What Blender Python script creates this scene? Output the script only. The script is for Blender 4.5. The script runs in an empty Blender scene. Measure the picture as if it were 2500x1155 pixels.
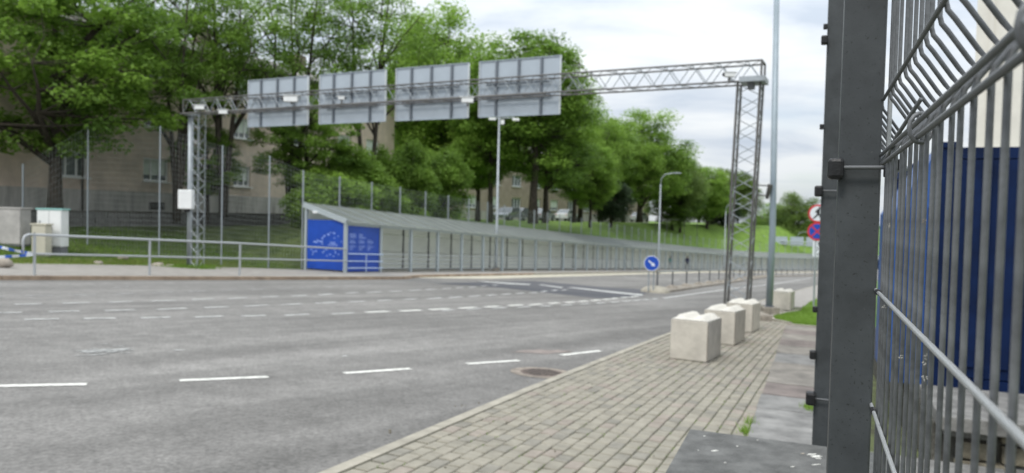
import bpy, math, random
import numpy as np
from math import sin, cos, radians as rad, pi, atan2, sqrt, exp
from mathutils import Vector, Matrix

random.seed(7)
rng = np.random.default_rng(7)
SC = bpy.context.scene
COL = SC.collection

# ------------------------------------------------------------------ camera
EYE = 1.55
ROLL, PITCH = 0.0244, -0.0306
fwd = Vector((0, cos(PITCH), sin(PITCH)))
r0 = Vector((1, 0, 0)); u0 = r0.cross(fwd)
RT = r0 * cos(ROLL) + u0 * sin(ROLL)
UP = -r0 * sin(ROLL) + u0 * cos(ROLL)
cd = bpy.data.cameras.new('camera'); cam = bpy.data.objects.new('camera', cd); COL.objects.link(cam)
cd.sensor_width = 36; cd.lens = 36 * 1800 / 2500; cd.clip_start = 0.02; cd.clip_end = 3000
m = Matrix.Identity(4)
for i in range(3):
    m[i][0] = RT[i]; m[i][1] = UP[i]; m[i][2] = -fwd[i]
m[2][3] = EYE
cam.matrix_world = m
cd.dof.use_dof = True; cd.dof.focus_distance = 1.05; cd.dof.aperture_fstop = 6.8; cd.dof.aperture_blades = 0
SC.camera = cam

# ------------------------------------------------------------------ world
W = bpy.data.worlds.new('World'); SC.world = W; W.use_nodes = True
nt = W.node_tree; N = nt.nodes; L = nt.links
for n in list(N): N.remove(n)
SUN_EL, SUN_AZ = rad(52), rad(215)
sky = N.new('ShaderNodeTexSky'); sky.sky_type = 'NISHITA'; sky.sun_disc = False
sky.sun_elevation = SUN_EL; sky.sun_rotation = SUN_AZ
sk = N.new('ShaderNodeVectorMath'); sk.operation = 'SCALE'; sk.inputs['Scale'].default_value = 0.10
L.new(sky.outputs[0], sk.inputs[0])
tc = N.new('ShaderNodeTexCoord')
sep = N.new('ShaderNodeSeparateXYZ'); L.new(tc.outputs['Generated'], sep.inputs[0])
ad = N.new('ShaderNodeMath'); ad.operation = 'ADD'; ad.inputs[1].default_value = 0.22
mx0 = N.new('ShaderNodeMath'); mx0.operation = 'MAXIMUM'; mx0.inputs[1].default_value = 0.0
L.new(sep.outputs[2], mx0.inputs[0]); L.new(mx0.outputs[0], ad.inputs[0])
dv = N.new('ShaderNodeVectorMath'); dv.operation = 'DIVIDE'
cb = N.new('ShaderNodeCombineXYZ')
for i in range(3): L.new(ad.outputs[0], cb.inputs[i])
L.new(tc.outputs['Generated'], dv.inputs[0]); L.new(cb.outputs[0], dv.inputs[1])
n1 = N.new('ShaderNodeTexNoise'); n1.inputs['Scale'].default_value = 1.9; n1.inputs['Detail'].default_value = 9; n1.inputs['Roughness'].default_value = 0.55
n1.inputs['Distortion'].default_value = 0.35
mp = N.new('ShaderNodeMapping'); mp.inputs['Location'].default_value = (3.1, 1.7, 0); mp.inputs['Scale'].default_value = (0.8, 1.5, 0.4)
L.new(dv.outputs[0], mp.inputs[0]); L.new(mp.outputs[0], n1.inputs['Vector'])
cr = N.new('ShaderNodeValToRGB')
e = cr.color_ramp.elements
e[0].position = 0.33; e[0].color = (0.45, 0.51, 0.59, 1)
e[1].position = 0.62; e[1].color = (0.69, 0.72, 0.74, 1)
e2 = cr.color_ramp.elements.new(0.46); e2.color = (0.575, 0.62, 0.675, 1)
L.new(n1.outputs[0], cr.inputs[0])
n2 = N.new('ShaderNodeTexNoise'); n2.inputs['Scale'].default_value = 0.9; n2.inputs['Detail'].default_value = 5
mp2 = N.new('ShaderNodeMapping'); mp2.inputs['Location'].default_value = (0.35, 5.2, 1.0)
L.new(dv.outputs[0], mp2.inputs[0]); L.new(mp2.outputs[0], n2.inputs['Vector'])
mr = N.new('ShaderNodeMapRange'); mr.inputs[1].default_value = 0.56; mr.inputs[2].default_value = 0.68; mr.inputs[3].default_value = 0.0; mr.inputs[4].default_value = 0.4
L.new(n2.outputs[0], mr.inputs[0])
mix = N.new('ShaderNodeMix'); mix.data_type = 'RGBA'
L.new(mr.outputs[0], mix.inputs['Factor']); L.new(cr.outputs[0], mix.inputs['A']); L.new(sk.outputs[0], mix.inputs['B'])
# an overcast sky is brighter overhead than at the horizon
lp = N.new('ShaderNodeMapRange'); lp.inputs[1].default_value = 0.0; lp.inputs[2].default_value = 1.0; lp.inputs[3].default_value = 0.84; lp.inputs[4].default_value = 2.2
L.new(mx0.outputs[0], lp.inputs[0])
scl = N.new('ShaderNodeVectorMath'); scl.operation = 'SCALE'; L.new(mix.outputs['Result'], scl.inputs[0]); L.new(lp.outputs[0], scl.inputs['Scale'])
bg = N.new('ShaderNodeBackground'); bg.inputs[1].default_value = 1.0
L.new(scl.outputs[0], bg.inputs[0])
wo = N.new('ShaderNodeOutputWorld'); L.new(bg.outputs[0], wo.inputs[0])

ld = bpy.data.lights.new('sun', 'SUN'); ld.energy = 1.5; ld.angle = rad(14); ld.color = (1, 0.96, 0.9)
sun = bpy.data.objects.new('sun', ld); COL.objects.link(sun)
sd = Vector((sin(SUN_AZ) * cos(SUN_EL), cos(SUN_AZ) * cos(SUN_EL), sin(SUN_EL)))
sun.rotation_euler = sd.to_track_quat('Z', 'Y').to_euler(); sun.location = (0, 0, 60)
vs = SC.view_settings
vs.view_transform = 'Standard'; vs.look = 'None'; vs.gamma = 1; vs.exposure = 0.42; vs.use_curve_mapping = False
SC.render.engine = 'CYCLES'
SC.cycles.use_denoising = True
SC.cycles.max_bounces = 6; SC.cycles.transparent_max_bounces = 8

# ------------------------------------------------------------------ materials
def mat(name, col, rough=0.8, metal=0.0, noise=None, amt=0.12, bump=0.0, bscale=None, detail=6, spec=0.4, col2=None, stretch=None):
    M = bpy.data.materials.new(name); M.use_nodes = True
    t = M.node_tree; b = t.nodes['Principled BSDF']
    b.inputs['Roughness'].default_value = rough; b.inputs['Metallic'].default_value = metal
    b.inputs['Specular IOR Level'].default_value = spec
    b.inputs['Base Color'].default_value = (*col, 1)
    if noise:
        c = t.nodes.new('ShaderNodeTexCoord'); nz = t.nodes.new('ShaderNodeTexNoise')
        nz.inputs['Scale'].default_value = noise; nz.inputs['Detail'].default_value = detail; nz.inputs['Roughness'].default_value = 0.62
        if stretch:
            mpp = t.nodes.new('ShaderNodeMapping'); mpp.inputs['Scale'].default_value = stretch
            t.links.new(c.outputs['Object'], mpp.inputs[0]); t.links.new(mpp.outputs[0], nz.inputs['Vector'])
        else:
            t.links.new(c.outputs['Object'], nz.inputs['Vector'])
        r = t.nodes.new('ShaderNodeValToRGB')
        lo = tuple(max(0, x * (1 - amt * 2)) for x in col); hi = col2 if col2 else tuple(min(1, x * (1 + amt * 2)) for x in col)
        r.color_ramp.elements[0].position = 0.3; r.color_ramp.elements[0].color = (*lo, 1)
        r.color_ramp.elements[1].position = 0.7; r.color_ramp.elements[1].color = (*hi, 1)
        t.links.new(nz.outputs[0], r.inputs[0]); t.links.new(r.outputs[0], b.inputs['Base Color'])
        if bump:
            n3 = t.nodes.new('ShaderNodeTexNoise'); n3.inputs['Scale'].default_value = bscale or noise * 4; n3.inputs['Detail'].default_value = 4
            t.links.new(c.outputs['Object'], n3.inputs['Vector'])
            bp = t.nodes.new('ShaderNodeBump'); bp.inputs['Strength'].default_value = bump; bp.inputs['Distance'].default_value = 0.02 if bscale is None or bscale < 100 else 0.003
            t.links.new(n3.outputs[0], bp.inputs['Height']); t.links.new(bp.outputs[0], b.inputs['Normal'])
    return M

def asphalt_mat():
    M = bpy.data.materials.new('asphalt'); M.use_nodes = True
    t = M.node_tree; b = t.nodes['Principled BSDF']; b.inputs['Roughness'].default_value = 0.9; b.inputs['Specular IOR Level'].default_value = 0.25
    c = t.nodes.new('ShaderNodeTexCoord')
    def nz(scale, det, rot=None, st=None, rough=0.6):
        n = t.nodes.new('ShaderNodeTexNoise'); n.inputs['Scale'].default_value = scale; n.inputs['Detail'].default_value = det; n.inputs['Roughness'].default_value = rough
        if st:
            # tyre-worn bands run along the carriageway
            p = t.nodes.new('ShaderNodeMapping'); p.vector_type = 'POINT'
            p.inputs['Rotation'].default_value = (0, 0, rot)
            q = t.nodes.new('ShaderNodeMapping'); q.inputs['Scale'].default_value = st
            t.links.new(c.outputs['Object'], p.inputs[0]); t.links.new(p.outputs[0], q.inputs[0]); t.links.new(q.outputs[0], n.inputs['Vector'])
        else: t.links.new(c.outputs['Object'], n.inputs['Vector'])
        return n
    big = nz(0.22, 5); streak = nz(1.0, 4, rad(38), (1.0, 0.045, 1)); fine = nz(26, 3, rough=0.8); mid = nz(3.2, 7, rough=0.7)
    def ramp(n, a, b_, p0=0.3, p1=0.7):
        r = t.nodes.new('ShaderNodeMapRange'); r.inputs[1].default_value = p0; r.inputs[2].default_value = p1; r.inputs[3].default_value = a; r.inputs[4].default_value = b_
        t.links.new(n.outputs[0], r.inputs[0]); return r
    r1, r2, r3, r4 = ramp(big, 0.86, 1.14), ramp(streak, 0.72, 1.28), ramp(fine, 0.66, 1.34), ramp(mid, 0.82, 1.18)
    def mul(a, b_):
        q = t.nodes.new('ShaderNodeMath'); q.operation = 'MULTIPLY'; t.links.new(a.outputs[0], q.inputs[0]); t.links.new(b_.outputs[0], q.inputs[1]); return q
    k = mul(mul(r1, r2), mul(r3, r4))
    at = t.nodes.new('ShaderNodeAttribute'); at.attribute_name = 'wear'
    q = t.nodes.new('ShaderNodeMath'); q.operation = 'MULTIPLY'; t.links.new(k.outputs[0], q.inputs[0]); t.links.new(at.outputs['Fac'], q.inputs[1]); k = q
    s = t.nodes.new('ShaderNodeVectorMath'); s.operation = 'SCALE'; s.inputs[0].default_value = (0.200, 0.192, 0.180)
    t.links.new(k.outputs[0], s.inputs['Scale']); t.links.new(s.outputs[0], b.inputs['Base Color'])
    bp = t.nodes.new('ShaderNodeBump'); bp.inputs['Strength'].default_value = 0.5; bp.inputs['Distance'].default_value = 0.01
    t.links.new(fine.outputs[0], bp.inputs['Height']); t.links.new(bp.outputs[0], b.inputs['Normal'])
    return M

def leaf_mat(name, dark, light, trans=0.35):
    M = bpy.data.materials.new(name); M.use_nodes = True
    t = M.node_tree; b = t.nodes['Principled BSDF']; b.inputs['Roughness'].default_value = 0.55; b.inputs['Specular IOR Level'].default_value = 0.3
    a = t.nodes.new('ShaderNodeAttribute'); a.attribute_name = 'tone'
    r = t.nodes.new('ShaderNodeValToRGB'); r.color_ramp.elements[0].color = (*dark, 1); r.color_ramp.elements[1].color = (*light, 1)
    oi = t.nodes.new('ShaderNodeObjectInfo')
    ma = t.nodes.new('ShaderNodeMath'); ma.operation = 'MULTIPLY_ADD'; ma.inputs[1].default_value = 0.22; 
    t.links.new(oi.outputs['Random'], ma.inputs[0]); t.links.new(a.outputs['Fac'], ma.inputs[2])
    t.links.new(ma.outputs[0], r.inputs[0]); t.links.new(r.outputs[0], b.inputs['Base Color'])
    tr = t.nodes.new('ShaderNodeBsdfTranslucent'); t.links.new(r.outputs[0], tr.inputs[0])
    mx = t.nodes.new('ShaderNodeMixShader'); mx.inputs[0].default_value = trans
    t.links.new(b.outputs[0], mx.inputs[1]); t.links.new(tr.outputs[0], mx.inputs[2])
    t.links.new(mx.outputs[0], t.nodes['Material Output'].inputs[0])
    return M

def speck_mat():
    M = mat('powder_coat_anthracite', (0.048, 0.053, 0.056), 0.5, 0, noise=9, amt=0.16, bump=0.05, bscale=260)
    t = M.node_tree; b = t.nodes['Principled BSDF']
    src = b.inputs['Base Color'].links[0].from_socket
    c = t.nodes.new('ShaderNodeTexCoord')
    v = t.nodes.new('ShaderNodeTexNoise'); v.inputs['Scale'].default_value = 170; v.inputs['Detail'].default_value = 3; t.links.new(c.outputs['Object'], v.inputs['Vector'])
    r = t.nodes.new('ShaderNodeMapRange'); r.inputs[1].default_value = 0.62; r.inputs[2].default_value = 0.72; t.links.new(v.outputs[0], r.inputs[0])
    mm = t.nodes.new('ShaderNodeMix'); mm.data_type = 'RGBA'; mm.inputs['B'].default_value = (0.026, 0.028, 0.029, 1)
    t.links.new(r.outputs[0], mm.inputs['Factor']); t.links.new(src, mm.inputs['A'])
    v2 = t.nodes.new('ShaderNodeTexNoise'); v2.inputs['Scale'].default_value = 38; v2.inputs['Detail'].default_value = 6; t.links.new(c.outputs['Object'], v2.inputs['Vector'])
    r2 = t.nodes.new('ShaderNodeMapRange'); r2.inputs[1].default_value = 0.72; r2.inputs[2].default_value = 0.80; t.links.new(v2.outputs[0], r2.inputs[0])
    m2 = t.nodes.new('ShaderNodeMix'); m2.data_type = 'RGBA'; m2.inputs['B'].default_value = (0.16, 0.16, 0.15, 1)
    t.links.new(r2.outputs[0], m2.inputs['Factor']); t.links.new(mm.outputs['Result'], m2.inputs['A'])
    t.links.new(m2.outputs['Result'], b.inputs['Base Color'])
    return M

MT = dict(
    asphalt=asphalt_mat(),
    asphalt_new=mat('fresh_asphalt', (0.098, 0.098, 0.106), 0.9, noise=14, amt=0.14, bump=0.4, bscale=40),
    paint=mat('road_paint', (0.46, 0.46, 0.44), 0.8, noise=7, amt=0.2),
    paint_old=mat('worn_road_paint', (0.32, 0.315, 0.305), 0.8, noise=7, amt=0.18),
    paint_near=mat('bright_road_paint', (0.66, 0.65, 0.60), 0.75, noise=16, amt=0.17),
    kerb=mat('kerb_concrete', (0.33, 0.305, 0.25), 0.9, noise=5, amt=0.12, bump=0.3),
    kerb_brown=mat('stained_kerb', (0.33, 0.25, 0.18), 0.9, noise=2, amt=0.18),
    path=mat('path_concrete', (0.30, 0.28, 0.255), 0.9, noise=3, amt=0.08, bump=0.2),
    sand=mat('sandy_apron', (0.50, 0.465, 0.375), 0.9, noise=3, amt=0.10, bump=0.2),
    joint=mat('sandy_joint', (0.15, 0.138, 0.105), 0.95, noise=6, amt=0.25, col2=(0.125, 0.15, 0.065)),
    pav1=mat('paver_grey', (0.262, 0.242, 0.196), 0.9, noise=7, amt=0.09, bump=0.4, bscale=60),
    pav2=mat('paver_pale', (0.285, 0.262, 0.212), 0.9, noise=7, amt=0.08, bump=0.4, bscale=60),
    pav3=mat('paver_pink', (0.272, 0.236, 0.198), 0.9, noise=7, amt=0.09, bump=0.4, bscale=60),
    pav4=mat('paver_dark', (0.228, 0.213, 0.178), 0.9, noise=7, amt=0.10, bump=0.4, bscale=60),
    slab_dark=mat('dark_stone_slab', (0.118, 0.118, 0.112), 0.8, noise=9, amt=0.22, bump=0.5, bscale=55, detail=10),
    slab_grey=mat('grey_stone_slab', (0.205, 0.20, 0.188), 0.8, noise=3.5, amt=0.22, bump=0.4, bscale=30, detail=9),
    slab_red=mat('reddish_stone_slab', (0.185, 0.155, 0.138), 0.8, noise=3, amt=0.2, bump=0.4, bscale=30, detail=9),
    slab_tan=mat('tan_stone_slab', (0.23, 0.21, 0.18), 0.8, noise=3.5, amt=0.2, bump=0.4, bscale=30, detail=9),
    wallstone=mat('rubble_stone', (0.17, 0.15, 0.11), 0.95, noise=8, amt=0.3, bump=0.8, bscale=20, detail=9),
    wallstone2=mat('grey_rubble_stone', (0.16, 0.158, 0.15), 0.95, noise=5, amt=0.25, bump=0.7, bscale=18, detail=8),
    mortar=mat('old_mortar', (0.10, 0.095, 0.08), 0.95, noise=9, amt=0.3, bump=0.6, bscale=30),
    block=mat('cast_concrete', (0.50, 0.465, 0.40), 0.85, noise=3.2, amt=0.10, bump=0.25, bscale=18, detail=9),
    blocktop=mat('skylit_concrete_top', (0.56, 0.535, 0.475), 0.85, noise=6, amt=0.06, bump=0.3, bscale=18, detail=9),  # block concrete made paler, sky light on the tops painted in
    footing=mat('footing_concrete', (0.27, 0.24, 0.20), 0.9, noise=6, amt=0.2, bump=0.4),
    galv=mat('galvanised_steel', (0.33, 0.36, 0.38), 0.5, 0.35, noise=3, amt=0.08),
    galv_dark=mat('weathered_galvanised_steel', (0.12, 0.125, 0.13), 0.5, 0.4, noise=4, amt=0.25, col2=(0.20, 0.19, 0.175)),
    galv_light=mat('pale_galvanised_tube', (0.42, 0.44, 0.45), 0.5, 0.2, noise=3, amt=0.06),
    pole=mat('blue_grey_pole', (0.28, 0.335, 0.37), 0.4, 0.1, noise=2, amt=0.06),
    signback=mat('sign_back_aluminium', (0.40, 0.45, 0.50), 0.42, 0.15, noise=1.2, amt=0.04),
    signrim=mat('sign_rim', (0.62, 0.64, 0.66), 0.4, 0.1),
    rib=mat('sign_rib', (0.15, 0.17, 0.195), 0.5, 0.2),
    wallpanel=mat('walkway_back_panel', (0.72, 0.74, 0.69), 0.7, noise=1.2, amt=0.05),
    roofp=mat('walkway_roof_sheet', (0.27, 0.285, 0.275), 0.55, 0.1, noise=1.5, amt=0.10),
    fascia=mat('walkway_fascia', (0.42, 0.47, 0.49), 0.5, 0.1, noise=2, amt=0.05),
    darkpost=mat('dark_steel_post', (0.09, 0.095, 0.10), 0.6, 0.2),
    blue=mat('blue_printed_panel', (0.018, 0.075, 0.42), 0.4, noise=1.2, amt=0.08),
    print_=mat('pale_print', (0.25, 0.36, 0.78), 0.5),
    white=mat('white_paint', (0.74, 0.75, 0.74), 0.5, noise=2, amt=0.04),
    beige=mat('beige_cabinet', (0.52, 0.49, 0.40), 0.6, noise=2, amt=0.05),
    greycab=mat('grey_cabinet', (0.42, 0.40, 0.38), 0.6, noise=2.5, amt=0.10),
    teal=mat('teal_cap', (0.25, 0.48, 0.45), 0.6),
    darkgrey=mat('dark_grey_plinth', (0.17, 0.175, 0.185), 0.7),
    black=mat('black_plastic', (0.012, 0.012, 0.013), 0.45, noise=60, amt=0.2, bump=0.2, bscale=200),
    blackm=mat('black_paint', (0.02, 0.02, 0.022), 0.5),
    anthr=speck_mat(),
    rod=mat('coated_wire', (0.135, 0.140, 0.146), 0.42, 0.15, noise=25, amt=0.18, bump=0.25, bscale=140),
    rodlight=mat('pale_zinc_wire', (0.36, 0.37, 0.37), 0.38, 0.3, noise=30, amt=0.22),  # paler wire colour for the lower rows and the tension bar
    edge=mat('post_edge_highlight', (0.13, 0.135, 0.135), 0.5, 0.2, noise=20, amt=0.15),  # lighter tint painted for the highlight along the post edge; not assigned
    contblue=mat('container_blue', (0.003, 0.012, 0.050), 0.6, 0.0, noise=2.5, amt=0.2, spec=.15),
    contblue_lit=mat('container_blue_lit_side', (0.003, 0.020, 0.105), 0.6, 0.0, noise=2.5, amt=0.2, spec=.15),  # container blue lightened: daylight on the street side put into the colour
    render_=mat('cream_render', (0.70, 0.67, 0.61), 0.9, noise=1.5, amt=0.04, bump=0.3, bscale=12),
    bwall=mat('brown_grey_render', (0.62, 0.51, 0.43), 0.95, noise=1.2, amt=0.10, bump=0.3, bscale=14, detail=9),
    bwall2=mat('brown_render_far', (0.36, 0.295, 0.245), 0.95, noise=1.2, amt=0.08),
    plinth=mat('grey_plinth', (0.42, 0.40, 0.38), 0.95, noise=1.0, amt=0.16, detail=9, stretch=(3, 3, 0.5)),
    eave=mat('dark_eave', (0.07, 0.065, 0.06), 0.9),
    rooft=mat('old_roof_sheet', (0.24, 0.225, 0.21), 0.9, noise=2, amt=0.2),
    frame=mat('white_window_frame', (0.78, 0.79, 0.80), 0.5),
    glass=mat('window_glass', (0.13, 0.15, 0.155), 0.08, 0, spec=0.8),
    blind=mat('pale_blind', (0.60, 0.66, 0.60), 0.7),
    bark=mat('bark', (0.055, 0.045, 0.036), 0.95, noise=6, amt=0.3, bump=0.9, bscale=18, stretch=(3, 3, 0.6)),
    grass=mat('lawn', (0.125, 0.215, 0.030), 0.95, noise=1.1, amt=0.18, bump=0.8, bscale=24, detail=10, col2=(0.18, 0.30, 0.042)),
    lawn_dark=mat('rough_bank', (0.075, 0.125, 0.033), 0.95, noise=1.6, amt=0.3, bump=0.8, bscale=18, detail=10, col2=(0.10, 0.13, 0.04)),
    dirt=mat('yard_earth', (0.13, 0.115, 0.085), 0.95, noise=3, amt=0.3, bump=0.6, bscale=14, col2=(0.13, 0.16, 0.06)),
    sred=mat('sign_red', (0.55, 0.035, 0.045), 0.4), sblue=mat('sign_blue', (0.012, 0.07, 0.42), 0.35), swhite=mat('sign_white', (0.72, 0.75, 0.80), 0.4),
    arrow=mat('sign_arrow', (0.55, 0.66, 0.85), 0.4),
    rust=mat('rusty_iron', (0.13, 0.10, 0.085), 0.85, noise=12, amt=0.25),
    rustring=mat('tinted_ring', (0.24, 0.205, 0.17), 0.9, noise=8, amt=0.2),
    rock=mat('rock', (0.34, 0.30, 0.25), 0.95, noise=4, amt=0.2, bump=0.8, bscale=12),
    tyre=mat('tyre', (0.02, 0.02, 0.02), 0.9),
    carw=mat('car_white', (0.62, 0.64, 0.66), 0.25), carg=mat('car_grey', (0.12, 0.13, 0.15), 0.25), carr=mat('car_red', (0.28, 0.03, 0.03), 0.25), cars=mat('car_silver', (0.36, 0.38, 0.40), 0.25, 0.4),
    tape=mat('tape_blue', (0.05, 0.14, 0.55), 0.5),
    dropping=mat('bird_dropping', (0.66, 0.65, 0.60), 0.9),
    leafA=leaf_mat('leaf_green', (0.060, 0.125, 0.022), (0.270, 0.430, 0.070), .5),
    leafB=leaf_mat('leaf_bright', (0.085, 0.165, 0.026), (0.300, 0.460, 0.080), .5),
    leafC=leaf_mat('leaf_dark', (0.012, 0.028, 0.012), (0.040, 0.070, 0.025), 0.2),
    leafD=leaf_mat('leaf_olive', (0.065, 0.115, 0.028), (0.220, 0.315, 0.075), .45),
    blade=leaf_mat('grass_blade', (0.085, 0.165, 0.022), (0.240, 0.380, 0.060), 0.4),
    blade_dry=leaf_mat('dry_grass_blade', (0.14, 0.19, 0.04), (0.36, 0.38, 0.12), 0.4),
)

def add_trans(M, k, col):
    t = M.node_tree; o = t.nodes['Material Output']; b = t.nodes['Principled BSDF']
    tr = t.nodes.new('ShaderNodeBsdfTranslucent'); tr.inputs[0].default_value = (*col, 1); mx = t.nodes.new('ShaderNodeMixShader'); mx.inputs[0].default_value = k
    t.links.new(b.outputs[0], mx.inputs[1]); t.links.new(tr.outputs[0], mx.inputs[2]); t.links.new(mx.outputs[0], o.inputs[0])
MT['roofp'] = mat('frosted_roof_sheet', (0.30, 0.32, 0.305), 0.4, 0.0, noise=1.5, amt=0.10, spec=.5)
add_trans(MT['roofp'], .55, (.75, .78, .74))
MT['meshwire'] = mat('pale_mesh_wire', (0.36, 0.39, 0.38), 0.5)

# ------------------------------------------------------------------ mesh helpers
class MB:
    def __init__(s): s.v = []; s.f = []
    def add(s, vs, fs):
        n = len(s.v); s.v += [tuple(p) for p in vs]; s.f += [tuple(i + n for i in f) for f in fs]; return s
    def box(s, c, d, ax=None):
        c = Vector(c); ax = ax or (Vector((1, 0, 0)), Vector((0, 1, 0)), Vector((0, 0, 1)))
        h = [x / 2 for x in d]; vs = []
        for k in (-1, 1):
            for j in (-1, 1):
                for i in (-1, 1): vs.append(c + ax[0] * (i * h[0]) + ax[1] * (j * h[1]) + ax[2] * (k * h[2]))
        return s.add(vs, [(0, 2, 3, 1), (4, 5, 7, 6), (0, 1, 5, 4), (2, 6, 7, 3), (0, 4, 6, 2), (1, 3, 7, 5)])
    def bar(s, p, q, w, h=None):
        p = Vector(p); q = Vector(q); d = q - p; L_ = d.length; d.normalize()
        a = d.cross(Vector((0, 0, 1)));
        if a.length < 1e-4: a = Vector((1, 0, 0))
        a.normalize(); b = a.cross(d)
        return s.box((p + q) / 2, (w, L_, h or w), (a, d, b))
    def tube(s, pts, r, n=8, cap=True):
        pts = [Vector(p) for p in pts]; rs = r if isinstance(r, (list, tuple)) else [r] * len(pts)
        base = len(s.v); ref = None
        for i, p in enumerate(pts):
            d = (pts[min(i + 1, len(pts) - 1)] - pts[max(i - 1, 0)]).normalized()
            if ref is None:
                ref = Vector((1, 0, 0)) if abs(d.x) < 0.9 else Vector((0, 1, 0))
            a = (ref - d * ref.dot(d)).normalized(); b = d.cross(a); ref = a
            for k in range(n):
                t = 2 * pi * k / n; s.v.append(tuple(p + (a * cos(t) + b * sin(t)) * rs[i]))
        for i in range(len(pts) - 1):
            for k in range(n):
                a_ = base + i * n + k; b_ = base + i * n + (k + 1) % n
                s.f.append((a_, b_, b_ + n, a_ + n))
        if cap:
            s.f.append(tuple(base + k for k in range(n))[::-1]); s.f.append(tuple(base + (len(pts) - 1) * n + k for k in range(n)))
        return s
    def prism(s, poly, z0, z1):
        n = len(poly); s.add([(p[0], p[1], z0) for p in poly] + [(p[0], p[1], z1) for p in poly],
              [tuple(range(n))[::-1], tuple(range(n, 2 * n))] + [(i, (i + 1) % n, n + (i + 1) % n, n + i) for i in range(n)])
        return s
    def slab(s, top, thick):
        """closed sheet from 3-D outline, extruded down"""
        n = len(top); s.add([tuple(p) for p in top] + [(p[0], p[1], p[2] - thick) for p in top],
              [tuple(range(n)), tuple(range(n, 2 * n))[::-1]] + [((i + 1) % n, i, n + i, n + (i + 1) % n) for i in range(n)])
        return s
    def build(s, name, m_, parent=None, smooth=False, bevel=0):
        me = bpy.data.meshes.new(name)
        vs = s.v
        if parent is not None:
            inv = Matrix(parent['_m']) if False else PINV[parent.name]
            vs = [tuple(inv @ Vector(p)) for p in vs]
        me.from_pydata(vs, [], s.f); me.update()
        if m_: me.materials.append(m_)
        if smooth:
            for p in me.polygons: p.use_smooth = True
        o = bpy.data.objects.new(name, me); COL.objects.link(o)
        if parent is not None: o.parent = parent
        if bevel:
            b = o.modifiers.new('bevel', 'BEVEL'); b.width = bevel; b.segments = 2; b.limit_method = 'ANGLE'
        return o

PINV = {}
def thing(name, label, cat, loc=(0, 0, 0), rotz=0, group=None):
    o = bpy.data.objects.new(name, None); COL.objects.link(o); o.empty_display_size = 0.2
    o.location = loc; o.rotation_euler = (0, 0, rotz)
    o['label'] = label; o['category'] = cat
    if group: o['group'] = group
    PINV[o.name] = (Matrix.Translation(Vector(loc)) @ Matrix.Rotation(rotz, 4, 'Z')).inverted()
    return o
def tag(o, label, cat, group=None):
    o['label'] = label; o['category'] = cat
    if group: o['group'] = group
    return o
def struct(o): o['kind'] = 'structure'; return o
def stuff(o): o['kind'] = 'stuff'; return o
def subreg(o):  # lets a mesh part be the parent of world-coordinate pieces
    PINV[o.name] = PINV[o.parent.name] if o.parent else Matrix.Identity(4); return o
def flat(o, mw): pass

# shared unit bar: reused for every lattice member and thin rail
UB = {}
def unit_bar(m_, n):
    k = (m_.name, n)
    if k not in UB:
        b = MB().tube([(0, 0, 0), (0, 0, 1)], 1.0, n); me = bpy.data.meshes.new('bar'); me.from_pydata(b.v, [], b.f); me.materials.append(m_)
        if n > 4:
            for p in me.polygons: p.use_smooth = len(p.vertices) == 4
        UB[k] = me
    return UB[k]
def rod(name, p, q, r, m_, parent, n=6):
    p = Vector(p); q = Vector(q); d = q - p
    o = bpy.data.objects.new(name, unit_bar(m_, n)); COL.objects.link(o)
    inv = PINV[parent.name]
    M = Matrix.Translation(p) @ d.to_track_quat('Z', 'Y').to_matrix().to_4x4() @ Matrix.Diagonal((r, r, d.length, 1))
    o.parent = parent; o.matrix_basis = inv @ M
    return o
def share(name, me, parent, M):
    o = bpy.data.objects.new(name, me); COL.objects.link(o); o.parent = parent; o.matrix_basis = (PINV[parent.name] if parent else Matrix.Identity(4)) @ M
    return o

# ------------------------------------------------------------------ ground maths
A_, B_ = 0.0463, 0.0307
def zg(x, y):
    d = A_ * y + B_ * x
    return -d if d < 6 else -(6 + 3 * (1 - exp(-(d - 6) / 3)))
def G(u, v, dz=0.0):
    """where a point sighted at (u, v) of the survey photo meets the sloping ground"""
    d = fwd + RT * ((u - 1250) / 1800) + UP * ((577.5 - v) / 1800)
    t = (EYE - dz) / (-(d.z + A_ * d.y + B_ * d.x))
    p = d * t; return Vector((p.x, p.y, p.z + EYE))
def AT(u, y, z=0.0):
    """a point at distance y seen in column u (near eye level), height z"""
    return Vector(((u - 1250) / 1800 * y, y, z))
def HV(u, v, y):
    """the point at distance y on the sight line (u, v)"""
    d = fwd + RT * ((u - 1250) / 1800) + UP * ((577.5 - v) / 1800)
    p = d * (y / d.y); return Vector((p.x, p.y, p.z + EYE))

# walkway centre path (front post line): straight, then bending right
HD0 = rad(26.05)
def path_table():
    P = []; x, y = -7.17, 31.78; s = 0; ds = 0.5
    while s < 260:
        P.append((s, x, y, hd(s))); x += sin(hd(s + ds / 2)) * ds; y += cos(hd(s + ds / 2)) * ds; s += ds
    return P
def hd(s):
    if s < 52: return HD0
    return HD0 + rad(27) * min(1, (s - 52) / 85)
PT = path_table()
def ST(s, t, z=None):
    if s <= 0:
        x = -7.17 + s * sin(HD0); y = 31.78 + s * cos(HD0); h = HD0
    else:
        i = min(int(s / 0.5), len(PT) - 2); a = PT[i]; b = PT[i + 1]; k = (s - a[0]) / 0.5
        x = a[1] + (b[1] - a[1]) * k; y = a[2] + (b[2] - a[2]) * k; h = a[3]
    x += -cos(h) * t; y += sin(h) * t
    return Vector((x, y, zg(x, y) if z is None else z))
def sm(a, b, x):
    x = max(0, min(1, (x - a) / (b - a))); return x * x * (3 - 2 * x)
def zterr(s): return 1.12 - 0.006 * max(0, s)
def te(s):
    if s >= 0: return 2.2
    if s > -2.2: return 2.2 - s * 0.85
    return 4.1 + (-2.2 - s) * 0.15
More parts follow.
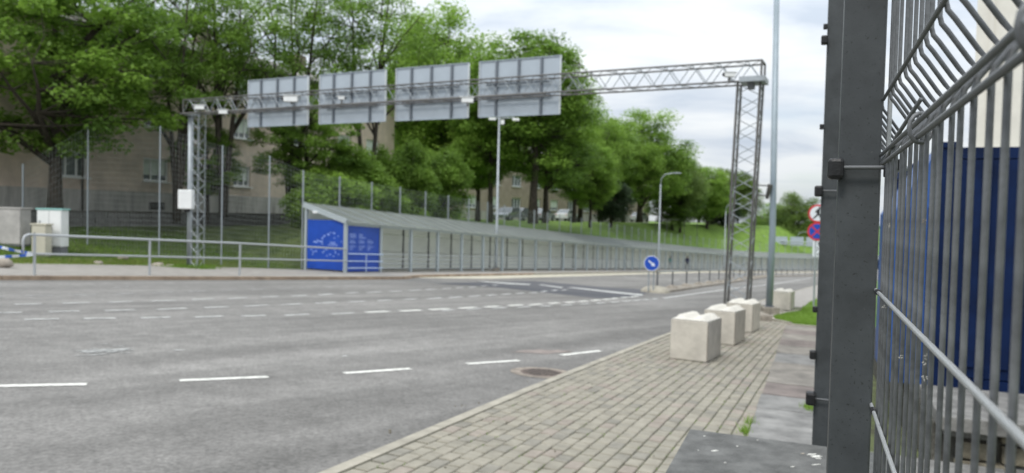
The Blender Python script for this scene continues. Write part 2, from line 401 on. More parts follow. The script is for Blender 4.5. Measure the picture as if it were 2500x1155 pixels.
def hill(s, t):
    p = ST(s, t); g = p.z; e = te(s)
    if t >= 12.5: return zterr(s)
    if s < 14:
        wallz = 0.50 * (1 - sm(8, 14, s)) + zterr(s) * sm(8, 14, s)
    else: wallz = zterr(s)
    st = g - 0.02 + 2.1 * sm(-0.3, 3.5, s)
    k = max(0, min(1, (t - e) / (12.4 - e)))
    k = k * 0.75 + 0.25 * sm(0, 1, k)
    return st + (wallz - st) * k

# ------------------------------------------------------------------ setting: road and ground sheets
def grid_sheet(name, xs, ys, f, m_, smooth=True):
    vs = []; fs = []
    for j, y in enumerate(ys):
        for i, x in enumerate(xs): vs.append(f(x, y))
    nx = len(xs)
    for j in range(len(ys) - 1):
        for i in range(nx - 1): fs.append((j * nx + i, j * nx + i + 1, (j + 1) * nx + i + 1, (j + 1) * nx + i))
    b = MB(); b.add(vs, fs); return b.build(name, m_, None, smooth)

# far ground, a sheet reaching the horizon and lying under everything else
def fz(x, y):
    r = sqrt(x * x + y * y)
    return (x, y, zg(x, y) - 0.45 - (0.6 if r > 200 else 0) if y > -40 and abs(x) < 900 else -1.0)
xs = [-1500, -900, -500, -300, -200] + list(range(-150, 401, 10)) + [500, 700, 1000, 1600]
ys = [-300, -100, -30] + list(range(-20, 401, 10)) + [500, 700, 1000, 1500, 2500]
def fz2(x, y): return (x, y, max(zg(max(x, -150), max(y, -20)) if True else 0, -9) - 1.15)
struct(grid_sheet('ground', xs, ys, fz2, MT['lawn_dark']))

KR = [(-6.2, -7), (-1.12, 4.82), (0.09, 7.73), (3.05, 14.35), (9.95, 29.09), (21.27, 51.79), (36, 79), (58, 108), (86, 137), (125, 168), (180, 205)]
def kr_x(y):
    for a, b in zip(KR, KR[1:]):
        if a[1] <= y <= b[1]: return a[0] + (b[0] - a[0]) * (y - a[1]) / (b[1] - a[1])
    return KR[0][0] if y < KR[0][1] else KR[-1][0]
ysr = [-7, -3, 0, 2, 4, 6, 8, 10, 12, 14.35, 17, 20, 24, 29.09, 34, 40, 46, 51.79] + list(range(58, 205, 6)) + [205]
def roadf(k, y):
    x1 = kr_x(y); x0 = -62.0
    x = x1 + (x0 - x1) * k
    return (x, y, zg(x, y))
RK = [1, .8, .6, .5, .4, .33, .26, .2, .15, .1, .07, .045, .03, .018, .009, 0]
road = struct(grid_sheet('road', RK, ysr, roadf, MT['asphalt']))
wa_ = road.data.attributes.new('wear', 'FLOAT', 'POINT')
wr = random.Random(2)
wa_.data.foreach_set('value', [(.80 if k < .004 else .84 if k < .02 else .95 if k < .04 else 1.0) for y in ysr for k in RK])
PINV[road.name] = Matrix.Identity(4)

def lift(p, d): return Vector((p[0], p[1], zg(p[0], p[1]) + d))
def mark(p, q, w, name='road_marking', m_=None, d=0.006):
    p = Vector((p[0], p[1])); q = Vector((q[0], q[1])); t = (q - p).normalized(); n = Vector((-t.y, t.x)) * w / 2
    b = MB(); k = 4 if (q - p).length > 6 else 1
    for i in range(k):
        a = p + (q - p) * i / k; c = p + (q - p) * (i + 1) / k
        b.add([lift(a - n, d), lift(c - n, d), lift(c + n, d), lift(a + n, d)], [(0, 1, 2, 3)])
    return b.build(name, m_ or MT['paint'], road)
def zA(a, b, o=0): return (o + a / 3.85, 660 + b / 3.85)
def z8(a, b): return (1000 + a / 3.85, 640 + b / 3.85)
rows = []
for q in [(-80, 253, 45, 249), (248, 243, 500, 238), (683, 236, 910, 230), (1095, 226, 1275, 218), (1430, 214, 1625, 206), (1765, 203, 1940, 195), (2075, 190, 2230, 184), (2360, 184, 2480, 178)]:
    rows.append((zA(q[0], q[1]), zA(q[2], q[3]), .11, 'paint_old'))
for q in [(305, 175, 435, 168), (510, 168, 610, 163), (745, 160, 820, 158), (915, 152, 1010, 148), (1090, 145, 1180, 140)]:
    rows.append((zA(q[0], q[1], 600), zA(q[2], q[3], 600), .11, 'paint_old'))
rows.append((zA(1075, 158), zA(1215, 153), .11, 'paint_old'))
for q in [(137, 322, 390, 315), (590, 313, 838, 304), (1018, 303, 1250, 294), (1420, 292, 1655, 283), (1812, 278, 2003, 268), (2148, 267, 2320, 258)]:
    rows.append((zA(q[0], q[1]), zA(q[2], q[3]), .12, 'paint'))
for q in [(150, 253, 310, 246), (432, 244, 578, 235), (685, 233, 818, 222), (945, 217, 1058, 210), (1145, 211, 1275, 203), (1352, 201, 1460, 194), (1532, 193, 1640, 185), (1700, 183, 1788, 177), (1852, 174, 1925, 169), (1980, 166, 2050, 161), (2095, 161, 2165, 156), (2215, 150, 2268, 146), (2320, 143, 2370, 139)]:
    rows.append((zA(q[0], q[1], 600), zA(q[2], q[3], 600), .14, 'paint'))
for q in [(-200, 405, 203, 398), (457, 392, 745, 383), (985, 381, 1277, 372), (1480, 370, 1750, 357), (1922, 353, 2147, 343), (2295, 341, 2525, 328)]:
    rows.append((zA(q[0], q[1]), zA(q[2], q[3]), .12, 'paint'))
for q in [(342, 325, 525, 315), (655, 312, 850, 300), (965, 298, 1117, 290), (1240, 288, 1378, 280), (1485, 276, 1605, 268)]:
    rows.append((zA(q[0], q[1], 600), zA(q[2], q[3], 600), .13, 'paint'))
for q in [(175, 346, 298, 336), (372, 336, 495, 326), (555, 325, 668, 316), (725, 316, 808, 307), (870, 306, 948, 297), (1008, 298, 1075, 290), (1135, 291, 1198, 284), (1238, 282, 1292, 270), (1340, 272, 1385, 263), (1432, 265, 1475, 260)]:
    rows.append((z8(q[0], q[1]), z8(q[2], q[3]), .15, 'paint'))
for q in [(232, 464, 553, 458), (792, 457, 1087, 451), (1323, 450, 1605, 442), (1835, 443, 2093, 433), (2268, 433, 2495, 426)]:
    rows.append((zA(q[0], q[1]), zA(q[2], q[3]), .12, 'paint'))
for q in [(372, 425, 593, 414), (810, 412, 1018, 402)]:
    rows.append((zA(q[0], q[1], 600), zA(q[2], q[3], 600), .12, 'paint'))
rows.append((zA(1130, 397, 600), zA(1342, 388, 600), .18, 'paint_near'))
for q in [(-90, 463, 110, 454), (190, 450, 370, 440), (470, 437, 615, 427), (708, 425, 838, 416), (930, 413, 1060, 403), (1125, 405, 1245, 396), (1310, 391, 1405, 384), (1462, 382, 1550, 375), (1592, 374, 1672, 367), (1713, 364, 1785, 357), (1820, 354, 1880, 349), (1898, 347, 1955, 339), (1990, 337, 2045, 330), (2065, 330, 2150, 322)]:
    rows.append((z8(q[0], q[1]), z8(q[2], q[3]), .18, 'paint_near'))
for q in [(300, 459, 420, 449), (540, 447, 672, 436), (780, 437, 910, 428), (1015, 427, 1138, 418), (1225, 418, 1335, 410), (1430, 408, 1530, 400), (1605, 397, 1690, 391), (1757, 389, 1838, 382), (1895, 380, 1968, 372), (2010, 372, 2070, 365), (2110, 364, 2170, 356), (2195, 356, 2250, 349), (2280, 349, 2330, 343)]:
    rows.append((z8(q[0], q[1]), z8(q[2], q[3]), .13, 'paint'))
for a, b, w, k in rows:
    mark(G(*a), G(*b), w, 'road_marking', MT[k], 0.008 if k == 'paint_near' else 0.006)
for q in [(-260, 949, 212, 939), (438, 930, 655, 921), (840, 912, 1002, 901), (1140, 889, 1267, 881), (1370, 868, 1465, 857)]:
    mark(G(q[0], q[1]), G(q[2], q[3]), .11, 'road_marking', MT['paint_near'], 0.006)
# solid edge line right of the median and lane lines beyond the junction
pl = [G(*z8(2385, 340)), G(1788, 704.6), G(1884, 694.5), G(1980, 679)]
for a, b in zip(pl, pl[1:]): mark(a, b, .16, 'road_marking', MT['paint'])
for s0 in range(22, 110, 8):
    for t0 in (-5.6, -8.6): mark(ST(s0, t0), ST(s0 + 3, t0), .12, 'road_marking', MT['paint'])
# fresh asphalt patch and the stop lines on it
def sheet_px(name, pts, m_, d, parent=None, dz=0):
    b = MB(); P = [lift(G(*p), d) for p in pts]; b.add(P, [tuple(range(len(P)))][::1]); 
    o = b.build(name, m_, parent)
    return o
patch = [z8(*p) for p in [(230, 203), (480, 193), (900, 180), (1160, 178), (1500, 205), (1800, 235), (2100, 250), (2290, 268), (2210, 300), (2180, 322), (1960, 331), (1760, 341), (1300, 290), (900, 245), (560, 218)]]
sheet_px('asphalt_patch', patch, MT['asphalt_new'], 0.003, road)
patch_l = [(1150, 695), (1260, 690), (1150, 694)]
def quad_px(pts, k='paint', d=0.010): return sheet_px('stop_line', [z8(*p) for p in pts], MT[k], d, road)
quad_px([(1480, 240), (1530, 238), (2195, 306), (2185, 319), (1900, 290)])
quad_px([(1205, 214), (1240, 212), (1445, 238), (1425, 246)])
quad_px([(640, 184), (700, 183), (1140, 208), (1120, 217), (930, 208)])
# stains of paint
def blot(u, v, a, b_, m_, d=0.007, name='paint_stain', seed=1, rough=.35, ang=.5):
    r = random.Random(seed); c = G(u, v); pts = []
    for i in range(26):
        th = 2 * pi * i / 26; k = 1 + rough * (r.random() - .5) * 2
        x = a * cos(th) * k; y = b_ * sin(th) * k
        pts.append(lift((c.x + x * cos(ang) - y * sin(ang), c.y + x * sin(ang) + y * cos(ang)), d))
    return MB().add(pts, [tuple(range(26))]).build(name, m_, road)
MSPL = mat('worn_paint_splash', (0.40, 0.40, 0.385), 0.9, noise=16, amt=0.3, col2=(0.52, 0.52, 0.50))
blot(268, 856, .30, .11, MSPL, seed=3, rough=.6, ang=.75)
rs9 = random.Random(77)
for k_ in range(46):
    du = rs9.gauss(0, 26); dv_ = rs9.gauss(0, 4) - du * .06
    blot(252 + du, 858 + dv_, rs9.uniform(.02, .085), rs9.uniform(.012, .03), MSPL, 0.0072, seed=100 + k_, rough=.6, ang=.75)
blot(437, 856, .06, .04, MT['paint'], seed=6); blot(842, 870, .045, .03, MT['paint'], seed=7)
MTAR = mat('old_repair_tint', (0.235, 0.20, 0.18), 0.95, noise=5, amt=0.12)
blot(1325, 859, .5, .2, MTAR, 0.004, 'tar_stain', 8, .3)
# white dusty arc left by turning wheels

# left footpath with kerb
KL = [(-60, -40), (-27, 1.6), (-13.23, 19.04), (-9.77, 23.47), (-6.6, 27.8), (-4.6, 30.7)]
KLs = [tuple(ST(s, -2.0 - 0.4 * sm(0, 12, s) * 0)[:2]) for s in (2.6, 5, 7.5, 10, 15, 20, 30, 40, 52, 60, 70, 80, 90, 100, 110, 120, 130, 145, 160)]
KLall = KL + KLs
back = [(-75, -25), (-34, 8), (-18.2, 24.2), (-13.8, 28.6), (-11.2, 31.2), (-8.9, 32.55)] + [tuple(ST(s, 2.2)[:2]) for s in (2.6, 5, 7.5, 10, 15, 20, 30, 40, 52, 60, 70, 80, 90, 100, 110, 120, 130, 145, 160)]
KH = 0.10
b = MB()
n_ = len(KLall)
for i in range(n_ - 1):
    b.add([lift(KLall[i], KH), lift(KLall[i + 1], KH), lift(back[i + 1], KH), lift(back[i], KH)], [(0, 1, 2, 3)])
fp = struct(b.build('footpath', MT['path']))
PINV[fp.name] = Matrix.Identity(4)
def kerb_run(pts, m_, h, w, step, parent, name='kerb_stone', side=-1, cap=300, gap=0.008):
    k = 0
    for a, c in zip(pts, pts[1:]):
        a = Vector(a[:2]); c = Vector(c[:2]); d = c - a; L_ = d.length; n = max(1, round(L_ / step)); t = d / L_; nn = Vector((-t.y, t.x)) * side * w
        for i in range(n):
            p = a + d * (i / n) + t * gap / 2; q = a + d * ((i + 1) / n) - t * gap / 2
            top = [lift(p, h), lift(q, h), lift(q + nn, h), lift(p + nn, h)]
            if side < 0: top = top[::-1]
            MB().slab(top, h + 0.1).build(name, m_, parent); k += 1
kerb_run(KL[2:] + KLs[:5], MT['kerb_brown'], KH + 0.012, .16, 1.0, fp, side=-1)
kerb_run(KL[1:3] , MT['kerb_brown'], KH + 0.012, .16, 2.0, fp, side=-1)
kerb_run(KLs[4:], MT['kerb'], KH + 0.012, .16, 6.0, fp, side=-1)
# pale sandy apron between road and walkway
b = MB(); ss = [2.2, 4, 6, 8, 10, 14, 18, 24, 32, 40, 52, 62, 72, 85, 100, 115, 130]
def apw(s): return 1.7 * sm(1.0, 6, s) + 0.02
for a, c in zip(ss, ss[1:]):
    b.add([lift(ST(a, -2.18), .009), lift(ST(a, -2.18 - apw(a)), .009), lift(ST(c, -2.18 - apw(c)), .009), lift(ST(c, -2.18), .009)], [(0, 1, 2, 3)])
struct(b.build('sandy_apron', MT['sand']))

# ------------------------------------------------------------------ right pavement with real pavers
PH = 0.045                                    # pavement height over the road
FD = rad(21.86); DF = Vector((sin(FD), cos(FD), 0)); NF = Vector((cos(FD), -sin(FD), 0))
def FN(a, n, z=0): v_ = DF * a + NF * n; v_.z = z; return v_
def fnz(a, n, d=0): v_ = FN(a, n); v_.z = zg(v_.x, v_.y) + d; return v_
pvs = [(-6.2, -7), (-1.12, 4.82), (0.09, 7.73), (3.05, 14.35), (9.95, 29.09), (21.27, 51.79)]
farend = [(32, 70), (36, 79)]
b = MB()
seq = []
yy = [-7, -2, 2, 4.82, 7.73, 11, 14.35, 18, 22, 25, 29.09, 36, 44, 51.79, 62, 79]
for y in yy:
    x1 = kr_x(y)
    if y <= 19.6:
        k = (y + 0) ; a_edge = None
        # right limit: coping edge (fence frame n=-0.42)
        aa = (y - 0.42 * sin(FD)) / cos(FD); xr = (DF * aa + NF * -0.42).x
    else:
        xr = x1 + 1.9
    seq.append((lift((x1, y), PH - 0.014), lift((xr, y), PH - 0.014)))
for (a, c), (d, e_) in zip(seq, seq[1:]): b.add([a, c, e_, d], [(0, 1, 2, 3)])
pav = struct(b.build('pavement', MT['joint'])); PINV[pav.name] = Matrix.Identity(4)
kerb_run(KR[5:8], MT['kerb'], PH + 0.004, .12, 5.0, pav, side=-1)
# concrete part of the pavement beyond the last block
b = MB()
for a, c in zip(KR[4:7], KR[5:8]):
    pass
cs = [(25.6, 1.9), (29.09, 1.9), (36, 1.9), (44, 1.9), (51.79, 1.9), (62, 1.9), (79, 1.9)]
cp = [(kr_x(y) + .12, kr_x(y) + w, y) for y, w in cs]
for a, c in zip(cp, cp[1:]):
    b.add([lift((a[0], a[2]), PH), lift((a[1], a[2]), PH), lift((c[1], c[2]), PH), lift((c[0], c[2]), PH)], [(0, 1, 2, 3)])
b.build('concrete_path', MT['path'], pav)
# pavers: running bond, rows along the pavement
HP = rad(24.6); DP = Vector((sin(HP), cos(HP))); NP = Vector((cos(HP), -sin(HP)))
LP, WP, JT = 0.200, 0.118, 0.010
nz_ = Vector((B_, A_, 1)).normalized()
def paver_pts(c, L_, W_, tilt, dz):
    ch = 0.006; t = []
    out = []
    for (i, j) in ((-1, -1), (1, -1), (1, 1), (-1, 1)):
        p = c + DP * (i * L_ / 2) + NP * (j * W_ / 2); out.append((p, 0.0))
    for (i, j) in ((-1, -1), (1, -1), (1, 1), (-1, 1)):
        p = c + DP * (i * (L_ / 2 - ch)) + NP * (j * (W_ / 2 - ch)); out.append((p, ch))
    return out
def pav_mesh(b, c, L_, W_, r):
    tl = (r.random() - .5) * .006; tw = (r.random() - .5) * .006; dz = PH + (r.random() - .5) * .004
    pp = []
    for k, (p, h) in enumerate(paver_pts(c, L_, W_, 0, 0)):
        q = p - c; z = zg(p.x, p.y) + dz + tl * q.dot(DP) / L_ * 2 + tw * q.dot(NP) / W_ * 2
        pp.append(Vector((p.x, p.y, z - (0.007 if k < 4 else 0))))
    low = [Vector((p.x, p.y, p.z - 0.025)) for p in pp[:4]]
    P = low + pp
    f = [(8, 11, 10, 9)] + [(4 + i, 8 + i, 8 + (i + 1) % 4, 4 + (i + 1) % 4) for i in range(4)] + [(i, 4 + i, 4 + (i + 1) % 4, (i + 1) % 4) for i in range(4)]
    b.add(P, f)
rp = random.Random(11)
KP = [Vector(KR[0])]; 
for a, c in zip(KR[:5], KR[1:6]):
    a = Vector(a); c = Vector(c); n = max(1, int((c - a).length / .25))
    for i in range(1, n + 1): KP.append(a + (c - a) * i / n)
# smooth the kerb polyline and measure it
for _ in range(60): KP = [KP[0]] + [(KP[i - 1] + KP[i] * 2 + KP[i + 1]) / 4 for i in range(1, len(KP) - 1)] + [KP[-1]]
KS = [0.0]
for a, c in zip(KP, KP[1:]): KS.append(KS[-1] + (c - a).length)
def kp_at(s):
    import bisect
    i = min(max(bisect.bisect_right(KS, s) - 1, 0), len(KP) - 2); d = (KP[i + 1] - KP[i]).normalized()
    return KP[i] + d * (s - KS[i]), d
cells = []
for j in range(0, 60):
    off = (LP / 2 if j % 2 else 0) + rp.uniform(-.01, .01)
    for i in range(20, 170):
        p, d = kp_at(i * LP + off); nn = Vector((d.y, -d.x)); c = p + nn * (.10 + .012 + (j + .5) * WP)
        y = c.y
        if y > 24.8 or y < 2.6: continue
        v_ = Vector((c.x, c.y, 0)); n = v_.dot(NF); a = v_.dot(DF)
        if a < 18.95 and n > -0.37: continue
        if a >= 18.95 and c.x > kr_x(y) + 2.2 - max(0, (y - 20) * .22): continue
        cells.append((c, c.length, d))
kerb_run([tuple(p) for p in KP[::4]] + [KR[5]], MT['kerb'], PH + 0.004, .10, 1.0, pav, side=-1)
def in_view(c):
    z = zg(c.x, c.y); d = Vector((c.x, c.y, z - EYE)); k = d.dot(fwd)
    if k < .3: return False
    u = 1250 + 1800 * d.dot(RT) / k; v = 577.5 - 1800 * d.dot(UP) / k
    if u > 1640 and v > 1050: return False
    return -20 < u < 2020 and v < 1175
cells.sort(key=lambda q: q[1])
pm = [MT['pav1'], MT['pav2'], MT['pav3'], MT['pav4']]; pw = [.45, .3, .12, .13]
rest = [MB() for _ in pm]; cnt = 0
for c, _d, dd in cells:
    DP = dd; NP = Vector((dd.y, -dd.x))
    k = rp.choices(range(4), pw)[0]
    if in_view(c) and cnt < 300:
        bb = MB(); pav_mesh(bb, c, LP - .022, WP - JT, rp); bb.build('paver', pm[k], pav); cnt += 1
    else: pav_mesh(rest[k], c, LP - .022, WP - JT, rp)
allb = MB(); mi = []
for k, bb in enumerate(rest):
    n0 = len(allb.f); allb.add(bb.v, bb.f); mi += [k] * (len(allb.f) - n0)
o = allb.build('paver_field', None, pav)
for q in pm: o.data.materials.append(q)
o.data.polygons.foreach_set('material_index', mi); stuff(o)

# ------------------------------------------------------------------ right lawn, yard, coping
def rz(a, n):
    p = FN(a, n); z = zg(p.x, p.y)
    if n > 0.1 and a < 30:
        z -= 0.30 * (1 - sm(14, 19, a)) * sm(0.15, 0.3, n)
    return z + 0.03
aa = [-8, -4, 0, 3, 5, 7, 9, 11, 13, 15, 17, 18.97]
def yardf(n, a): p = FN(a, n); return (p.x, p.y, rz(a, n) if a < 18.9 else zg(p.x, p.y) + .03)
struct(grid_sheet('yard_ground', [0.32, 0.6, 1, 2, 3, 5, 8, 12, 20, 40], aa, yardf, MT['dirt']))
# lawn beyond the coping: left edge curves round the pavement
LE = [G(1913, 762), G(1922, 775), G(1945, 789), G(1965, 796)]
lawn_out = [(kr_x(25) + 1.9, 25.0), (kr_x(29.09) + 1.9, 29.09), (kr_x(36) + 1.9, 36), (kr_x(44) + 1.9, 44), (kr_x(51.8) + 1.9, 51.79), (kr_x(62) + 1.9, 62), (kr_x(79) + 1.9, 79), (kr_x(108) + 1, 108), (kr_x(137) + 1, 137)]
b = MB()
left = [(7.15, 18.25), (6.95, 19.1), (7.25, 20.2), (8.1, 21.6), (9.2, 23.2)] + lawn_out
for (x1, y1), (x2, y2) in zip(left, left[1:]):
    for k in range(6):
        w = [0, 1.2, 4, 10, 22, 45, 90][k:k + 2]
        b.add([lift((x1 + w[0], y1 - w[0] * .3), .05), lift((x1 + w[1], y1 - w[1] * .3), .05), lift((x2 + w[1], y2 - w[1] * .3), .05), lift((x2 + w[0], y2 - w[0] * .3), .05)], [(0, 1, 2, 3)])
lawn = struct(b.build('lawn', MT['grass'], smooth=True)); PINV[lawn.name] = Matrix.Identity(4)
# low coping of flush stone slabs along the fence foot
cop = thing('stone_coping', 'flush row of grey and reddish stone slabs between the pavers and the fence', 'stone edging', fnz(11, -.05, 0))
jn = [3.14, 4.3, 5.6, 6.9, 7.9, 8.75, 9.6, 10.6, 11.7, 12.95, 14.2, 15.4, 16.6, 17.8, 18.9]
cm = ['slab_grey', 'slab_grey', 'slab_grey', 'slab_grey', 'slab_grey', 'slab_red', 'slab_tan', 'slab_tan', 'slab_grey', 'slab_tan', 'slab_red', 'slab_tan', 'slab_red', 'slab_tan']
for k, (a0, a1) in enumerate(zip(jn, jn[1:])):
    g_ = .012; r_ = random.Random(k); dz = PH + .02 + r_.uniform(-.006, .006)
    n0 = -0.42 + r_.uniform(-.01, .01)
    MB().slab([fnz(a0 + g_, n0, dz), fnz(a0 + g_, .31, dz + .0), fnz(a1 - g_, .31, dz), fnz(a1 - g_, n0, dz)][::-1], .12).build('slab', MT[cm[k]], cop)
# pale edging stone between coping and lawn
p0 = fnz(18.93, -.40, .09); p1 = fnz(18.93, .9, .09); p2 = fnz(19.07, .9, .09); p3 = fnz(19.07, -.40, .09)
MB().slab([p0, p1, p2, p3], .15).build('edging_stone', MT['kerb'], cop)
arc = [(6.95, 18.35), (6.80, 19.1), (7.1, 20.25), (7.98, 21.7), (9.05, 23.3)]
for a, c in zip(arc, arc[1:]):
    a = Vector(a); c = Vector(c); t = (c - a).normalized(); nn = Vector((t.y, -t.x)) * .10
    MB().slab([lift(a, .085), lift(a + nn, .085), lift(c + nn, .085), lift(c, .085)], .15).build('edging_stone', MT['kerb'], cop)

# near wall pier with dark stone cap on which the fence stands
ZC = 0.68
wl = thing('capped_wall', 'low wall with a dark stone cap at the foot of the near fence post', 'wall', (0, 0, 0))
gmin = -0.6
MB().box(FN(0.9, -.04, (ZC - .05 + gmin) / 2), (.68, 4.1, ZC - .05 - gmin), (NF, DF, Vector((0, 0, 1)))).build('wall_body', MT['wallstone2'], wl)
for a0, a1 in ((-1.2, .55), (.56, 3.09)):
    MB().box(FN((a0 + a1) / 2, -.04, ZC - .025), (.77, a1 - a0 - .006, .05), (NF, DF, Vector((0, 0, 1)))).build('cap_stone', MT['slab_dark'], wl, bevel=.004)
def splat(c, a, b_, m_, seed, parent, th=.002, ang=.3, name='bird_dropping'):
    r = random.Random(seed); P = []
    for i in range(18):
        t = 2 * pi * i / 18; k = r.uniform(.45, 1.25); x = a * cos(t) * k; y = b_ * sin(t) * k
        P.append(Vector((c.x + x * cos(ang) - y * sin(ang), c.y + x * sin(ang) + y * cos(ang), c.z + th)))
    return MB().slab(P, th).build(name, m_, parent)
for (u, v, a, b_, sd_) in [(1992, 1115, .022, .012, 1), (1980, 1110, .02, .005, 2), (1745, 1101, .014, .006, 3), (1998, 1120, .012, .004, 4), (1960, 1108, .008, .003, 5), (1935, 1140, .008, .003, 6), (1990, 1135, .02, .003, 7), (1720, 1065, .005, .003, 8), (1850, 1075, .004, .002, 9), (1800, 1090, .004, .003, 10), (1770, 1130, .004, .002, 12), (1705, 1100, .003, .002, 13)]:
    d = fwd + RT * ((u - 1250) / 1800) + UP * ((577.5 - v) / 1800); t = (EYE - ZC) / -d.z; c = Vector((d.x * t, d.y * t, ZC))
    splat(c, a, b_, MT['dropping'] if sd_ != 5 else MT['rock'], sd_, wl)

# ------------------------------------------------------------------ near mesh fence
fn = thing('mesh_fence', 'dark grey wire mesh fence with square posts close beside the camera', 'fence', FN(1.45, .08, ZC))
Z1, Z2, Z3, Z3b = EYE + .212, EYE + .163, EYE + .117, EYE + .098
NM = .1175
def post(a0, z0, z1, n0, n1, nm='post'):
    w = n1 - n0; dp = .06
    o = MB().box(FN(a0 + dp / 2, (n0 + n1) / 2, (z0 + z1) / 2), (w, dp, z1 - z0), (NF, DF, Vector((0, 0, 1)))).build(nm, MT['anthr'], fn, bevel=.003)
    return o
post(1.415, ZC, 2.9, .046, .112)
post(3.32, zg(1.3, 3.1) + PH, 3.0, .046, .114)
def rod_path(a, z0, z1, nb):
    """vertical wire with a V fold (outwards from the street)"""
    P = []
    dn = .034
    def fold(zc):
        return [(zc - .054, 0), (zc - .046, .002), (zc - .038, .008), (zc - .008, dn - .006), (zc, dn), (zc + .008, dn - .006), (zc + .038, .008), (zc + .046, .002), (zc + .054, 0)]
    pts = [(z0, 0)]
    for zc in (EYE + .160, EYE + .160 + 1.0):
        for q in fold(zc):
            if q[0] < z1: pts.append(q)
    pts.append((z1, 0))
    return [FN(a, nb + q[1], q[0]) for q in pts]
def wire(a0, a1, z, n, r, m_, nm='horizontal_wire'):
    return rod(nm, FN(a0, n, z), FN(a1, n, z), r, m_, fn, 8)
# one rod mesh shared by all
rb = MB().tube([p - Vector((0, 0, 0)) for p in rod_path(0, ZC + .03, 2.75, 0)], .0026, 8); rme = bpy.data.meshes.new('vertical_wire'); rme.from_pydata(rb.v, [], rb.f); rme.materials.append(MT['rod'])
for p in rme.polygons: p.use_smooth = True
rr = random.Random(5)
def panel(a0, a1, z_off=0.0):
    n = int((a1 - a0) / .05) + 1
    for i in range(n):
        a = a0 + i * .05 + rr.uniform(-.0012, .0012)
        M = Matrix.Translation(FN(a, NM + rr.uniform(-.0006, .0006), 0)) @ Matrix.Rotation(rr.uniform(-.0012, .0012), 4, 'Y')
        share('vertical_wire', rme, fn, M)
    for z, dn, r, mm in ((Z1, -.005, .0029, 'rod'), (Z2 - .003, .034 + .005, .0029, 'rod'), (Z3, -.0052, .003, 'rod'), (EYE - .116, -.0055, .0031, 'rodlight'), (EYE - .316, -.0055, .0031, 'rodlight'), (EYE - .516, -.0055, .0031, 'rodlight'), (EYE - .716, -.0055, .003, 'rodlight'), (EYE + .41, -.0055, .003, 'rod'), (EYE + .61, -.0055, .003, 'rod'), (EYE + .81, -.0055, .003, 'rod')):
        wire(a0 - .02, a1 + .02, z, NM + dn, r, MT[mm])
panel(-.28, 1.40); panel(1.50, 3.30)
# extra patched-on wire and its twisted ties
wire(-.30, 1.36, Z3b, NM - .0065, .0032, MT['rod'], 'patch_wire')
def ring(c, R_, r, ax, nm='twisted_tie', m_=None):
    P = []; a = Vector(ax[0]); b2 = Vector(ax[1])
    for k in range(15):
        t = 2 * pi * k / 14 * 1.0; P.append(c + a * R_ * cos(t) + b2 * R_ * sin(t))
    return MB().tube(P, r, 8).build(nm, m_ or MT['rod'], fn, True)
for a in (.94, .455, .455 + .02):
    c = FN(a, NM - .004, (Z3 + Z3b) / 2 + .0)
    ring(c, .0165, .0026, (NF * .75 + DF * .3, Vector((0, 0, 1))))
MB().tube([FN(.455, NM - .012, Z3 + .004), FN(.45, NM - .018, Z3 - .012), FN(.43, NM - .012, Z3 - .024), FN(.41, NM - .004, Z3 - .028)], .0024, 8).build('twisted_tie', MT['rod'], fn, True)
MB().tube([FN(1.36, NM - .008, Z3b), FN(1.30, NM - .004, Z3b + .008), FN(1.24, NM, Z3 + .012), FN(1.15, NM + .02, Z2 + .008)], .003, 8).build('twisted_tie', MT['rod'], fn, True)
# clamps: plastic cap, bolt and bracket
def clamp(a, z, n_cap, s=1.0, bolt=True, w=1.0):
    MB().box(FN(a - .004, n_cap, z), (.026 * s * w, .034 * s, .036 * s), (NF, DF, Vector((0, 0, 1)))).build('clamp_cap', MT['black'], fn, bevel=.006 * s)
    if bolt: rod('clamp_bolt', FN(a - .012, n_cap + .008, z + .002), FN(a - .012, .122 if a > 1.2 else .14, z + .002), .0036, MT['rod'], fn, 8)
clamp(1.408, EYE + .092, .041)
MB().box(FN(1.398, .126, EYE + .094), (.020, .026, .032), (NF, DF, Vector((0, 0, 1)))).build('clamp_bracket', MT['blackm'], fn, bevel=.002)
MB().box(FN(1.398, .134, EYE + .098), (.012, .032, .018), (NF, DF, Vector((0, 0, 1)))).build('clamp_bracket', MT['black'], fn, bevel=.002)
rod('clamp_bolt', FN(1.39, .118, EYE + .088), FN(1.39, .150, EYE + .092), .0042, MT['galv'], fn, 8)
for z, s in ((.125, 1.25), (-.738, 1.5), (-.365, .7), (-.555, 1.0), (.39, .6), (.745, 1.0), (.80, .6)):
    clamp(3.31, EYE + z, .040 - .004 * s, s, abs(z) > .1 and s > 1.1)
for z in (EYE - .116, EYE - .316):
    MB().tube([FN(1.36, NM - .0055, z), FN(1.382, NM - .0055, z)], .0048, 8).build('wire_clip', MT['blackm'], fn)
rod('tension_bar', FN(1.425, .1235, ZC + .02), FN(1.425, .1235, 2.8), .004, MT['rodlight'], fn, 8)
# lint caught on the mesh
lint = mat('caught_seed_fluff', (0.35, 0.34, 0.31), .95)
for (u, v, y, s, c_) in [(2171, 550, 1.02, .004, 0), (2258, 541, .73, .0035, 1), (2262, 880, .72, .006, 0), (2199, 868, .9, .004, 0), (2256, 925, .74, .005, 0), (2160, 748, 1.05, .004, 0)]:
    p = HV(u, v, y); r_ = random.Random(int(u)); bb = MB()
    for k in range(7):
        q = p + Vector((r_.uniform(-1, 1), r_.uniform(-1, 1), r_.uniform(-1.5, 1.5))) * s * .5
        bb.tube([q, q + Vector((r_.uniform(-1, 1), r_.uniform(-.5, .5), r_.uniform(-1, 1))) * s * .5], s * .12, 5)
    bb.build('fluff', lint if c_ == 0 else MT['rustring'], fn)

MT['ledge'] = mat('weathered_ledge', (0.17, 0.165, 0.155), 0.9, noise=5, amt=0.2, bump=0.4, bscale=25)
